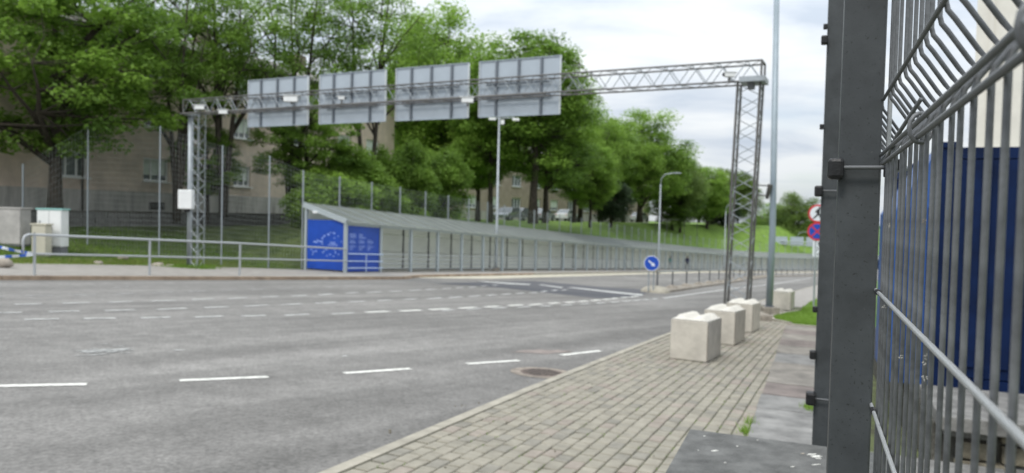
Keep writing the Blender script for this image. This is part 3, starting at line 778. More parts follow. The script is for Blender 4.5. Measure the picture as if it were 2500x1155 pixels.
# ------------------------------------------------------------------ container, ledge, white building beyond the fence
AX = (NF, DF, Vector((0, 0, 1)))
c0 = Vector((4.62, 8.0, 0)); ca = c0.dot(DF); cn = c0.dot(NF)
ZP = -0.22
pad = thing('stone_ledge', 'concrete ledge on a rough stone wall under the blue container', 'retaining wall', FN(ca, cn, -.7))
al = Vector((3.47, 6.61, 0)).dot(DF)
MB().box(FN(al + 3.4, cn + 1.75, (ZP - .02 - 1.1) / 2), (3.9, 6.5, 1.1 - .02 + ZP), AX).build('wall_core', MT['mortar'], pad)
nn0 = cn - .2
wds = [1.15, .82, 1.05, 1.0, .9]; x = nn0
for k, w in enumerate(wds):
    r_ = random.Random(k + 40)
    MB().box(FN(al + .55 + r_.uniform(-.03, .03), x + w / 2, -.11 - .065), (w - .02, 1.35, .13), AX).build('ledge_slab', MT['ledge'], pad, bevel=.012); x += w
r_ = random.Random(8)
for row in range(5):
    z = -.27 - row * .17; x = nn0 + r_.uniform(0, .2)
    while x < nn0 + 4.6:
        w = r_.uniform(.2, .45); h = r_.uniform(.13, .165)
        bb = MB(); cx = x + w / 2; P = []
        for dz_ in (-1, 1):
            for dn_ in (-1, 1):
                for da in (-1, 1):
                    P.append(FN(al + .12 + (da * .1 if da > 0 else -.06 + r_.uniform(-.03, .02)), cx + dn_ * (w / 2 - .012) * r_.uniform(.88, 1), z + dz_ * h / 2 * r_.uniform(.85, 1)))
        bb.add(P, [(0, 2, 3, 1), (4, 5, 7, 6), (0, 1, 5, 4), (2, 6, 7, 3), (0, 4, 6, 2), (1, 3, 7, 5)])
        bb.build('stone', MT['wallstone'] if r_.random() < .7 else MT['wallstone2'], pad, bevel=.015)
        x += w + .01
MB().box(FN(al - .35, cn - .25, -.56), (1.1, .5, .10), AX).build('fallen_slab', MT['ledge'], pad, bevel=.01)
ct = thing('shipping_container', 'dark blue steel container behind the mesh fence', 'container', FN(ca + 3, cn + 1.2, ZP + .02))
CH, CW, CL = 2.60, 2.44, 6.06
zb = ZP + .0
MB().box(FN(ca + CL / 2 + .03, cn + CW / 2, zb + CH / 2), (CW - .16, CL - .12, CH - .12), AX).build('box_core', MT['contblue'], ct)
bb = MB(); nc = 22
for k in range(nc):      # corrugated street side
    a0 = ca + .15 + k * (CL - .3) / nc; w = (CL - .3) / nc
    P = []
    for (da, dn_) in ((0, .07), (w * .25, .03), (w * .5, .03), (w * .75, .07), (w, .07)):
        P.append((a0 + da, cn + dn_))
    for (p, q) in zip(P, P[1:]):
        bb.add([FN(p[0], p[1], zb + .15), FN(q[0], q[1], zb + .15), FN(q[0], q[1], zb + CH - .12), FN(p[0], p[1], zb + CH - .12)], [(0, 1, 2, 3)])
bb.build('corrugated_side', MT['contblue_lit'], ct)
for da, dn_ in ((0, 0), (0, CW - .14), (CL - .14, 0), (CL - .14, CW - .14)):
    MB().box(FN(ca + da + .07, cn + dn_ + .07, zb + CH / 2), (.14, .14, CH), AX).build('corner_post', MT['contblue'], ct)
for z in (zb + .06, zb + CH - .06):
    MB().box(FN(ca + CL / 2, cn + .05, z), (.10, CL - .28, .12), AX).build('side_rail', MT['contblue_lit'], ct)
    MB().box(FN(ca + .045, cn + CW / 2, z), (CW - .28, .09, .12), AX).build('end_rail', MT['contblue'], ct)
for k in range(2):
    cx = cn + .14 + (k + .5) * (CW - .28) / 2
    dl = MB().box(FN(ca + .03, cx, zb + CH / 2), ((CW - .28) / 2 - .03, .05, CH - .26), AX).build('door_leaf', MT['contblue'], ct, bevel=.004); subreg(dl)
    for q in (-.4, -.05, .3):
        MB().box(FN(ca - .002, cx + q * .9, zb + CH / 2), (.12, .03, CH - .5), AX).build('door_rib', MT['contblue_lit'] if q > 0 else MT['contblue'], dl)
    for q in (-.22, .14):
        rod('lock_rod', FN(ca - .03, cx + q, zb + .1), FN(ca - .03, cx + q, zb + CH - .1), .017, MT['contblue'], dl, 8)
for k in range(3):
    MB().box(FN(ca + .1 + k * .01, cn - .02, zb + .6 + k * .75), (.04, .06, .14), AX).build('hinge', MT['contblue'], ct)
MB().box(FN(ca + .07, cn + .07, zb + CH + .03), (.18, .18, .06), AX).build('corner_casting', MT['contblue'], ct)
MT['contlight'] = mat('pale_blue_lit_side', (0.028, 0.080, 0.25), 0.45, noise=2.5, amt=0.12)  # lighter blue again, the lit look of this side painted in
P = []
for a_ in (ca + .02, ca + 1.6):
    for (n_2, z_) in ((cn - .44, zb), (cn - .03, zb), (cn - .03, zb + CH - .02), (cn - .44, zb + CH - .72)): P.append(FN(a_, n_2, z_))
MB().add(P, [(0, 1, 2, 3), (7, 6, 5, 4), (0, 3, 7, 4), (3, 2, 6, 7), (1, 5, 6, 2), (0, 4, 5, 1)]).build('sloped_side_bin', MT['contlight'], ct, bevel=.006)
for q in (.08, .3): MB().box(FN(ca + .005, cn - q, zb + 1.0), (.035, .03, 1.9), AX).build('side_rib', MT['contblue_lit'], ct)
wb = thing('white_building', 'pale cream rendered building rising behind the blue container', 'building', FN(24, 8, zg(15, 19)))
wc = Vector((12.35, 20.0, 0)); wa, wn = wc.dot(DF), wc.dot(NF)
hw = rad(34); DW = Vector((sin(hw), cos(hw), 0)); NW = Vector((cos(hw), -sin(hw), 0)); AW = (NW, DW, Vector((0, 0, 1)))
def WP_(a, n, z): q = wc + DW * a + NW * n; return Vector((q.x, q.y, z))
MB().box(WP_(5, 7, 5.0), (14, 10, 13), AW).build('wall', MT['render_'], wb)
MB().box(WP_(-.03, .35, 5.0), (.10, .06, 13), AW).build('drain_pipe', MT['render_'], wb)
MB().box(WP_(5, 7, 11.6), (14.6, 10.6, .25), AW).build('roof', MT['eave'], wb)

# ------------------------------------------------------------------ concrete blocks
HB = rad(26.5); DB = Vector((sin(HB), cos(HB), 0)); NB = Vector((cos(HB), -sin(HB), 0))
BX = (NB, DB, Vector((0, 0, 1)))
blocks = [(Vector((2.86, 10.60, 0)), 'nearest of the pale concrete barrier blocks on the paved footway, knobbed top', 0, 1.05), (Vector((3.96, 12.92, 0)), 'second concrete barrier block from the camera, knobbed top, behind the nearest one', .01, 1.15),
          (Vector((5.10, 15.46, 0)), 'third concrete barrier block, in front of the lattice gantry leg', -.01, 1.15), (Vector((8.90, 23.35, 0)), 'farthest concrete barrier block, behind the blue-grey pole beside the lawn', .02, 1.2)]
for k, (c, lb, ja, ln) in enumerate(blocks):
    W_ = .54; H_ = .60
    ctr = c + DB * ln / 2 - NB * W_ / 2
    zs = [zg(*(ctr + DB * i * ln / 2 + NB * j * W_ / 2)[:2]) for i in (-1, 1) for j in (-1, 1)]
    g0 = zg(ctr.x, ctr.y) + PH + .003
    t = thing('concrete_block', lb, 'concrete block', (ctr.x, ctr.y, g0), 0, 'concrete barrier blocks along the footway')
    # the block follows the fall of the pavement
    sl = Vector((0, 0, 1))
    def bp(i, j, h):
        p = ctr + DB * (i * ln / 2) + NB * (j * W_ / 2); return Vector((p.x, p.y, zg(p.x, p.y) + PH + .004 + h))
    bb = MB(); P = [bp(i, j, h) for h in (0.0, H_ - .012) for j in (-1, 1) for i in (-1, 1)]
    bb.add(P, [(0, 1, 3, 2), (4, 6, 7, 5), (0, 4, 5, 1), (2, 3, 7, 6), (0, 2, 6, 4), (1, 5, 7, 3)])
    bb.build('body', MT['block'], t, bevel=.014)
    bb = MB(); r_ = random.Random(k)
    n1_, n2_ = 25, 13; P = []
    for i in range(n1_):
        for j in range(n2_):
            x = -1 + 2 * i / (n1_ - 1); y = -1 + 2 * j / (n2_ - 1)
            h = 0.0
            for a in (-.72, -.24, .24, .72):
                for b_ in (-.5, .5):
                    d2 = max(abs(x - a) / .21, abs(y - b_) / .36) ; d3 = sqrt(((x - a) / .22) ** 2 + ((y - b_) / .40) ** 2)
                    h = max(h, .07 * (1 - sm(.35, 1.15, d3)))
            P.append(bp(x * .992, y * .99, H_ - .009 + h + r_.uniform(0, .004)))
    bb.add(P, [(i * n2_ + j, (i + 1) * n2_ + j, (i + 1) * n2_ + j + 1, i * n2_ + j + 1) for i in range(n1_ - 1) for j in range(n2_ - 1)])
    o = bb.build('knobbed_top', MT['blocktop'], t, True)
    for z in (.0,):
        rod('corner_seam', bp(-1.0, 1.0, .02), bp(-1.0, 1.0, H_ - .06), .006, MT['footing'], t, 5)

# ------------------------------------------------------------------ thick pole
pp = G(1877, 772); pp = Vector((pp.x, pp.y, zg(pp.x, pp.y)))
t = thing('lamp_post', 'thick blue-grey steel pole on a square concrete footing beside the gantry leg', 'lamp post', pp)
MB().box(pp + Vector((0, 0, .12)), (.46, .46, .30)).build('footing', MT['footing'], t, bevel=.015)
MB().tube([pp + Vector((0, 0, .24)), pp + Vector((0, 0, .30))], .13, 12).build('base_plate', MT['darkgrey'], t)
MB().tube([pp + Vector((0, 0, .29)), pp + Vector((.02, 0, 2.4)), pp + Vector((-.12, 0, 10.5))], [.098, .09, .075], 20).build('pole', MT['pole'], t, True)
MB().tube([pp + Vector((-.12, 0, 10.4)), pp + Vector((-.4, -.3, 10.7)), pp + Vector((-1.6, -.8, 10.8))], .045, 8).build('arm', MT['pole'], t, True)
MB().box(pp + Vector((-1.9, -.93, 10.8)), (.6, .3, .12)).build('lamp_head', MT['galv'], t)
q = HV(1875, 455, pp.y)
MB().tube([Vector((q.x - .02, q.y, q.z - .35)), Vector((q.x + .03, q.y - .1, q.z + .05))], [.05, .075], 8).build('bracket', MT['galv_dark'], t)
for dz_ in (0.02, -.26):
    rod('strap', Vector((q.x - .32, q.y + .02, q.z + dz_)), Vector((q.x, q.y, q.z + dz_)), .02, MT['galv_dark'], t, 6)

# ------------------------------------------------------------------ sign gantry
gl = Vector((-12.50, 28.6, 0)); gr = Vector((6.27, 19.15, 0))
gd = (gr - gl); GL = gd.length; gd.normalize(); gn = Vector((-gd.y, gd.x, 0))   # gn points away from the camera
if gn.y < 0: gn = -gn
ZB, ZT = 5.10, 5.61
gt = thing('sign_gantry', 'lattice steel gantry spanning the road, seen from behind its signs', 'gantry', (gl.x, gl.y, zg(gl.x, gl.y)))
HWd = .29
ext = .10
def gp(s, w, z): p = gl + gd * s + gn * w; return Vector((p.x, p.y, z))
for w in (-HWd, HWd):
    for z in (ZB, ZT): rod('chord', gp(-ext, w, z), gp(GL + ext, w, z), .025, MT['galv_dark'], gt, 6)
nb = 30; st_ = (GL + 2 * ext) / nb
for k in range(nb):
    s0 = -ext + k * st_; s1 = s0 + st_ / 2; s2 = s0 + st_
    for w in (-HWd, HWd):
        rod('brace', gp(s0, w, ZB), gp(s1, w, ZT), .012, MT['galv'], gt, 4); rod('brace', gp(s1, w, ZT), gp(s2, w, ZB), .012, MT['galv'], gt, 4)
    for z in (ZB, ZT):
        rod('brace', gp(s0, -HWd, z), gp(s1, HWd, z), .010, MT['galv_dark'], gt, 4); rod('brace', gp(s1, HWd, z), gp(s2, -HWd, z), .010, MT['galv_dark'], gt, 4)
for s0 in (-ext, GL + ext):
    for w in (-HWd, HWd): rod('end_post', gp(s0, w, ZB), gp(s0, w, ZT), .028, MT['galv_dark'], gt, 6)
    for z in (ZB, ZT): rod('end_post', gp(s0, -HWd, z), gp(s0, HWd, z), .028, MT['galv_dark'], gt, 6)
for (u0, u1, v) in ():
    pass
rod('cable_tray', gp(-.2, -HWd - .05, ZB - .03), gp(GL * .72, -HWd - .05, ZB - .03), .035, MT['galv_dark'], gt, 6)
# towers
def tower(c, w1, w2, z0, z1, lean, nm, sec=.035, nst=12, bm='galv', bw=.014):
    """four legs with crossing lattice; lean: widening at the foot"""
    def tp(i, j, z, k=0):
        f = (z1 - z) / (z1 - z0)
        p = c + gd * (i * (w1 / 2) + lean * f) + gn * (j * (w2 / 2)); return Vector((p.x, p.y, z))
    for i in (-1, 1):
        for j in (-1, 1):
            rod(nm, tp(i, j, z0), tp(i, j, z1), sec, MT['galv_dark'] if bm == 'galv' else MT['galv'], gt, 6)
    h = (z1 - z0) / nst
    for k in range(nst):
        a, m_, b_ = z0 + k * h, z0 + (k + .5) * h, z0 + (k + 1) * h
        for j in (-1, 1):
            rod('brace', tp(-j, j, a), tp(j, j, m_), bw, MT['galv'], gt, 4); rod('brace', tp(j, j, m_), tp(-j, j, b_), bw, MT['galv'], gt, 4)
        for i in (-1, 1):
            rod('brace', tp(i, -1, a), tp(i, 1, m_), bw * .9, MT['galv'], gt, 4); rod('brace', tp(i, 1, m_), tp(i, -1, b_), bw * .9, MT['galv'], gt, 4)
tower(gr + gd * -.2, .56, .5, zg(gr.x, gr.y) + PH, ZB - .02, -.16, 'tower_leg', .034, 10, 'galv', .010)
MB().box(Vector((gr.x - .1, gr.y, zg(gr.x, gr.y) + .1)), (1.0, .9, .2)).build('tower_footing', MT['footing'], gt)
MB().box(gr + gd * -.1 - gn * .12 + Vector((0, 0, ZB + .02)), (.62, .75, .13), (gd, gn, Vector((0, 0, 1)))).build('head_box', MT['galv'], gt)
MB().box(gr + gd * -.15 - gn * .2 + Vector((0, 0, ZB - .12)), (.16, .2, .16), (gd, gn, Vector((0, 0, 1)))).build('junction_box', MT['darkgrey'], gt)
tl = gl + gd * .42
tower(tl, .34, .34, zg(tl.x, tl.y) + KH, ZB - .02, 0, 'tower_leg', .014, 10, 'light', .0085)
lp_ = gl - gd * .02
MB().tube([Vector((lp_.x, lp_.y, zg(lp_.x, lp_.y) + KH)), Vector((lp_.x, lp_.y, ZB - .06))], .10, 14).build('tower_pole', MT['galv'], gt, True)
MB().box(Vector((lp_.x + .04, lp_.y, ZB - .03)), (.42, .42, .05)).build('head_plate', MT['galv'], gt)
# control box on the left pole
cb_ = HV(455, 487, lp_.y - .25)
o = thing('control_box', 'white rounded box clamped to the left gantry pole', 'electrical box', (cb_.x, cb_.y, cb_.z - .36))
MB().box(cb_, (.55, .30, .74)).build('case', MT['white'], o, bevel=.04)
MB().box(cb_ + Vector((0, .1, -.42)), (.16, .14, .12)).build('cable_gland', MT['blackm'], o)
# signs
def uray_on_gantry(u, w):
    # intersection of the column u with the vertical plane at offset w from the gantry axis
    d = Vector(((u - 1250) / 1800, 1.0, 0)); o_ = gl + gn * w
    # d*k = o_ + gd*s
    det = d.x * -gd.y + gd.x * d.y
    k = (o_.x * -gd.y + gd.x * o_.y) / det
    s = ((d * k) - o_).dot(gd); return s
sg = [(597 + 7, 740 + 7, 'leftmost of the four big road signs seen from behind'), (771 + 6, 929 + 6, 'second big road sign from the left, seen from behind'), (956 + 6, 1130 + 6, 'third big road sign from the left, grey back with ribs'), (1158 + 6, 1352 + 6, 'rightmost and nearest of the four big road signs, grey back')]
ZS0, ZS1 = 4.58, 6.29
for k, (ua, ub, lb) in enumerate(sg):
    w = HWd + .16
    sa, sb = uray_on_gantry(ua, w), uray_on_gantry(ub, w)
    cs_ = (sa + sb) / 2; wd = sb - sa
    p = gp(cs_, w, ZS0)
    t = thing('road_sign', lb + ', hung on the lattice gantry', 'road sign', p, 0, 'big signs on the gantry')
    MB().box(gp(cs_, w, (ZS0 + ZS1) / 2), (wd, .03, ZS1 - ZS0), (gd, gn, Vector((0, 0, 1)))).build('panel', MT['signback'], t)
    for e_ in (-1, 1):
        MB().box(gp(cs_ + e_ * (wd / 2 + .012), w - .02, (ZS0 + ZS1) / 2), (.022, .08, ZS1 - ZS0), (gd, gn, Vector((0, 0, 1)))).build('side_rim', MT['signrim'], t)
    for z in (ZS0 - .012, ZS1 + .012):
        MB().box(gp(cs_, w - .02, z), (wd + .046, .06, .022), (gd, gn, Vector((0, 0, 1)))).build('edge_rim', MT['signback'], t)
    for q in (-.28, 0, .28):
        lo = ZS0 if q else ZS0 + .55
        MB().box(gp(cs_ + q * wd, w - .045, (lo + ZS1) / 2), (.075, .06, ZS1 - lo - .02), (gd, gn, Vector((0, 0, 1)))).build('rib', MT['rib'], t)
    for z in (ZB + .06, ZT - .06):
        MB().box(gp(cs_, w - .09, z), (wd * .8, .03, .05), (gd, gn, Vector((0, 0, 1)))).build('mounting_rail', MT['rib'], t)
# cameras and boxes on the beam
def camera_unit(p, lb, aim=-1, s=1.0, dark=False, grp='traffic cameras on the gantry'):
    t = thing('traffic_camera', lb, 'camera', p - Vector((0, 0, .0)), 0, grp)
    mm = MT['blackm'] if dark else MT['white']
    MB().box(p + Vector((0, -.12, .16)), (.36 * s, .16 * s, .15 * s)).build('housing', mm if not dark else MT['white'], t, bevel=.015)
    MB().box(p + Vector((-.02 * aim, -.12, .16 + .09 * s)), (.44 * s, .2 * s, .02)).build('sun_hood', MT['white'], t)
    MB().tube([p + Vector((aim * .16 * s, -.12, .16)), p + Vector((aim * .24 * s, -.12, .17))], .055 * s, 10).build('lens', MT['blackm'], t)
    MB().box(p + Vector((0, -.08, .05)), (.05, .05, .16)).build('bracket', MT['galv_dark'], t)
for (u, dz_, lb, aim, s, dk) in [(488, -.0, 'white camera above the left gantry pole', 1, 1.0, False), (545, -.22, 'white camera under the beam left of the first sign', 1, .9, False), (708, .10, 'wide white camera on the beam in front of the leftmost sign', -1, 1.35, False),
                     (1135, -.28, 'white camera hanging below the beam right of the third sign', 1, 1.0, False), (1765, .0, 'small camera on the beam near the right gantry tower', -1, .75, True), (830, .02, 'small camera on the beam across the second sign', 1, .6, True)]:
    s_ = uray_on_gantry(u, -HWd); p = gp(s_, -HWd, ZB + dz_); camera_unit(p, lb, aim, s, dk)

# ------------------------------------------------------------------ covered walkway
wk = thing('covered_walkway', 'long open-fronted walkway shelter with sloping grey roof beside the road', 'shelter', ST(30, 1.1))
BAY = 2.5; WD = 2.2; HF, HR = 2.30, 3.0
nbay = 58
def unit_box(m_):
    k = ('box', m_.name)
    if k not in UB:
        b_ = MB().box((0, 0, 0), (1, 1, 1)); me = bpy.data.meshes.new('piece'); me.from_pydata(b_.v, [], b_.f); me.materials.append(m_); UB[k] = me
    return UB[k]
def beam(name, p, q, w, h, m_, parent):
    p = Vector(p); q = Vector(q); d = (q - p); L_ = d.length; d.normalize(); a = d.cross(Vector((0, 0, 1)))
    if a.length < 1e-3: a = Vector((cos(HD0), -sin(HD0), 0))
    a.normalize(); u_ = a.cross(d)
    M = Matrix.Identity(4)
    for i in range(3): M[i][0] = a[i] * w; M[i][1] = d[i] * L_; M[i][2] = u_[i] * h; M[i][3] = ((p + q) / 2)[i]
    return share(name, unit_box(m_), parent, M)
def up(p, h): return Vector((p.x, p.y, p.z + h))
for k in range(nbay + 1):
    s = k * BAY
    f = ST(s, 0); r = ST(s, WD)
    beam('front_post', up(f, 0.0), up(f, HF), .13, .13, MT['fascia'], wk)
    beam('rear_post', up(r, 0.0), up(r, HR - .08), .12, .12, MT['darkpost'] if k else MT['fascia'], wk)
for k in range(nbay):
    s0, s1 = k * BAY, (k + 1) * BAY
    f0, f1, r0_, r1_ = ST(s0, 0), ST(s1, 0), ST(s0, WD), ST(s1, WD)
    # two roof sheets per bay in the front part, one further back
    nsub = 2 if k < 26 else 1
    for q in range(nsub):
        sa, sb = s0 + (s1 - s0) * q / nsub + .012, s0 + (s1 - s0) * (q + 1) / nsub - .012
        fa, fb, ra, rb_ = ST(sa, -.28), ST(sb, -.28), ST(sa, WD + .15), ST(sb, WD + .15)
        MB().slab([up(fa, HF + .0), up(fb, HF + .0), up(rb_, HR + .07), up(ra, HR + .07)], .05).build('roof_sheet', MT['roofp'], wk)
    if k < 30:
        for sa in (s0, s0 + BAY / 2): beam('roof_batten', up(ST(sa, -.27), HF + .012), up(ST(sa, WD + .14), HR + .078), .045, .03, MT['galv'], wk)
    beam('front_beam', up(ST(s0 + .08, .0), HF - .09), up(ST(s1 - .08, .0), HF - .09), .09, .12, MT['fascia'], wk)
    # rear wall panel
    a, c = ST(s0 + .08, WD - .03), ST(s1 - .08, WD - .03)
    if k != 0: pass
    for (z0, z1) in ((.12, 1.0), (1.02, 1.9), (1.92, HR - .15)):
        beam('back_panel', up(a, (z0 + z1) / 2), up(c, (z0 + z1) / 2), .03, (z1 - z0), MT['wallpanel'], wk)
    # railing
    if k >= 1 and k < 50:
        for h in (.28, .50, .72, .94):
            rod('rail', up(ST(s0, -.02), h), up(ST(s1, -.02), h), .022, MT['galv_light'], wk, 5)
    if k == 0:
        for h in (.30, .60, .92):
            rod('rail', up(ST(s0, -.16), h), up(ST(s1, -.16), h), .026, MT['arrow'], wk, 6)
        rod('rail_post', up(ST(1.25, -.16), .0), up(ST(1.25, -.16), .92), .022, MT['arrow'], wk, 6)
# sloping end fascia
beam('end_fascia', up(ST(-.09, -.1), HF + .0), up(ST(-.09, WD + .1), HR - .04), .05, .22, MT['fascia'], wk)
# bulkhead lamp
p = up(ST(-.12, WD - .6), HR - .36)
MB().box(p, (.22, .1, .1)).build('bulkhead_lamp', MT['white'], wk, bevel=.02)
# blue printed panels (end wall and first bay)
fd = Vector((sin(HD0), cos(HD0), 0)); ln_ = Vector((-cos(HD0), sin(HD0), 0))
e0 = ST(0, .09); e1 = ST(0, WD - .09)
bz0 = max(e0.z, e1.z) + .16; bz1 = e0.z + 2.34
endp = MB().add([Vector((*e0[:2], bz0)), Vector((*e1[:2], bz0)), Vector((*e1[:2], bz1)), Vector((*e0[:2], bz1 - .02))], [(0, 1, 2, 3)])
bb = MB().box(Vector(((e0.x + e1.x) / 2, (e0.y + e1.y) / 2, (bz0 + bz1) / 2)), ((e1 - e0).xy.length, .03, bz1 - bz0), (ln_, fd, Vector((0, 0, 1))))
ep = subreg(bb.build('blue_end_panel', MT['blue'], wk)); ep['label'] = 'blue printed panel with pale map-like marks'
s0p = ST(.09, .0); s1p = ST(BAY - .09, .0); fz0 = s0p.z + .12; fz1 = s1p.z + 2.10
bb = MB().slab([Vector((0, 0, 0))] * 3, 0) if False else MB()
def fpnt(s, z, o_=0.0): q = ST(s, o_); return Vector((q.x, q.y, z))
P = [fpnt(.09, s0p.z + .14), fpnt(BAY - .09, s1p.z + .14), fpnt(BAY - .09, s1p.z + HF - .16), fpnt(.09, s0p.z + HF - .16)]
P2 = [q + ln_ * .03 for q in P]
bb.add(P + P2, [(0, 1, 2, 3), (7, 6, 5, 4), (0, 4, 5, 1), (2, 6, 7, 3), (0, 3, 7, 4), (1, 5, 6, 2)])
fpn = subreg(bb.build('blue_front_panel', MT['blue'], wk)); fpn['label'] = 'blue printed panel with columns of small pale text'
# print on the end panel: irregular ring of marks and small lettering
def epnt(t, z): q = ST(-.022, t); return Vector((q.x, q.y, z))
r_ = random.Random(21)
def mk(panel_, cx, cz, a, b_, fn_, seed):
    rr_ = random.Random(seed); P = []
    for i in range(9):
        th = 2 * pi * i / 9; k = rr_.uniform(.4, 1.2); P.append(fn_(cx + a * cos(th) * k, cz + b_ * sin(th) * k))
    MB().add(P, [tuple(range(9))]).build('print_mark', MT['print_'], panel_)
ezc = (bz0 + bz1) / 2
# photo layout: zoom of (740..940, 500..680) at 6.4x, panel spans x 95..630, y 235..1045
def eplace(x, y): return (WD - .09 - (x - 95) / 535 * (WD - .18)), bz1 - (y - 235) / 810 * (bz1 - bz0)
for i, (x, y, a, b_) in enumerate([(210, 600, .13, .07), (250, 580, .10, .07), (300, 590, .13, .08), (320, 630, .10, .05), (320, 530, .09, .08), (350, 500, .09, .06), (410, 470, .12, .07), (440, 440, .10, .05), (490, 445, .13, .07), (550, 490, .06, .05), (495, 525, .05, .06), (600, 580, .04, .07), (160, 730, .08, .06), (190, 770, .09, .06), (180, 810, .06, .06), (230, 750, .08, .07), (330, 770, .09, .06), (380, 720, .08, .06), (350, 740, .06, .07), (500, 720, .08, .04), (515, 755, .05, .07), (390, 820, .08, .04), (440, 795, .10, .05), (490, 825, .07, .04), (560, 790, .06, .06), (575, 715, .04, .04), (550, 895, .08, .03), (240, 610, .07, .05)]):
    c_ = eplace(x, y); mk(ep, c_[0], c_[1], a * .8, b_ * .8, epnt, i)
for (x0, x1, y, h) in [(430, 510, 590, 22), (440, 520, 612, 14), (400, 550, 632, 18)]:
    a = eplace(x0, y); c = eplace(x1, y + h)
    n_l = int((x1 - x0) / 14)
    for k in range(n_l):
        xa = a[0] + (c[0] - a[0]) * (k + .1) / n_l; xb = a[0] + (c[0] - a[0]) * (k + .82) / n_l
        MB().add([epnt(xa, a[1]), epnt(xb, a[1]), epnt(xb, c[1]), epnt(xa, c[1])], [(0, 1, 2, 3)]).build('print_mark', MT['print_'], ep)
def fpl(x, y):   # front panel spans x 700..1170, y 285..1045 (top right lower)
    s = .09 + (x - 700) / 470 * (BAY - .18); return s, fpnt(s, 0).z if False else (ST(s, 0).z + .14 + (1045 - y) / 760 * (HF - .30))
cols = [(735, 825), (865, 965), (990, 1090)]
lines = {0: [(415, 22, 85), (440, 20, 90), (465, 24, 85), (515, 12, 60), (540, 18, 75), (560, 18, 85), (610, 8, 70), (622, 8, 95), (634, 8, 80), (646, 8, 60), (662, 8, 45), (676, 8, 50), (690, 8, 35)],
         1: [(415, 22, 55), (440, 18, 60), (465, 26, 100), (515, 14, 70), (540, 16, 85), (560, 14, 75), (610, 8, 90), (622, 8, 95), (634, 8, 85), (646, 8, 70), (660, 8, 50), (674, 8, 55), (688, 8, 40)],
         2: [(500, 8, 50), (516, 10, 80), (535, 16, 90), (556, 14, 75), (600, 8, 60), (614, 8, 100), (628, 8, 90), (642, 8, 55), (656, 8, 50), (670, 8, 40), (684, 8, 36)]}
for ci, ls in lines.items():
    for (y, h, w) in ls:
        x = cols[ci][0]; xe = x + w; rr_ = random.Random(y * 7 + ci); bb = MB()
        while x < xe:
            lw = rr_.uniform(5, 9) if h < 12 else rr_.uniform(9, 14)
            a = fpl(x, y); c = fpl(min(x + lw * .8, xe), y + h * .8)
            q0, q1 = ST(a[0], -.008), ST(c[0], -.008)
            bb.add([Vector((q0.x, q0.y, a[1])), Vector((q1.x, q1.y, a[1])), Vector((q1.x, q1.y, c[1])), Vector((q0.x, q0.y, c[1]))], [(0, 1, 2, 3)])
            x += lw
        bb.build('text_line', MT['print_'], fpn)

# tall mesh fence behind the walkway and across the bank at the left
tf = thing('tall_mesh_fence', 'tall pale wire mesh fence rising behind the walkway roof and over the left bank', 'fence', ST(10, WD + .2))
def mesh_panel(p, q, z0p, z1p, z0q, z1q, fine=1.0, parent=tf):
    """one bay of wires: verticals and horizontals, joined"""
    p = Vector(p); q = Vector(q); bb = MB(); L_ = (q - p).length; t = (q - p).normalized(); w = .0036
    nv = max(2, int(L_ / (.12 * fine)))
    for i in range(1, nv):
        k = i / nv; c = p.lerp(q, k); a = z0p + (z0q - z0p) * k; b_ = z1p + (z1q - z1p) * k
        bb.box((c.x, c.y, (a + b_) / 2), (w, w, b_ - a))
    nh = max(2, int((z1p - z0p) / (.2 * fine)))
    for j in range(nh + 1):
        k = j / nh; a = Vector((p.x, p.y, z0p + (z1p - z0p) * k)); b_ = Vector((q.x, q.y, z0q + (z1q - z0q) * k))
        bb.bar(a, b_, w * .9, w * 1.1)
    return bb.build('mesh_panel', MT['meshwire'], parent)
prev = None
for k in range(0, 56):
    s = k * BAY; p = ST(s, WD + .22); zt = p.z + 4.5; zb_ = p.z + 2.2
    rod('fence_post', Vector((p.x, p.y, p.z + .1)), Vector((p.x, p.y, zt)), .042, MT['galv'], tf, 6)
    if prev and k < 44:
        mesh_panel(prev[0], p, prev[0].z + 2.9, prev[0].z + 4.42, p.z + 2.9, p.z + 4.42, 1.0 if k < 12 else (1.6 if k < 26 else 2.6))
    prev = (p,)
lf = [(55, 30.0, 400, 640), (213, 30.5, 306, 628), (388, 31.0, 308, 642), (540, 31.6, 355, 646), (655, 32.2, 380, 650)]
pts = []
for (u, y, vt, vb) in lf:
    a = HV(u, vt, y); b_ = HV(u, vb, y); pts.append((Vector((b_.x, b_.y, 0)), b_.z - .1, a.z))
p747 = ST(0, WD + .22); pts.append((Vector((p747.x, p747.y, 0)), p747.z, p747.z + 4.5))
for i, (c, a, b_) in enumerate(pts[:-1]):
    rod('fence_post', Vector((c.x, c.y, a)), Vector((c.x, c.y, b_)), .036, MT['galv'], tf, 8)
for (c, a, b_), (c2, a2, b2) in zip(pts, pts[1:]):
    t0 = min(b_, b2)
    mesh_panel((c.x, c.y, 0), (c2.x, c2.y, 0), a + .1, b_ - .05, a2 + .1, b2 - .05, 1.0)

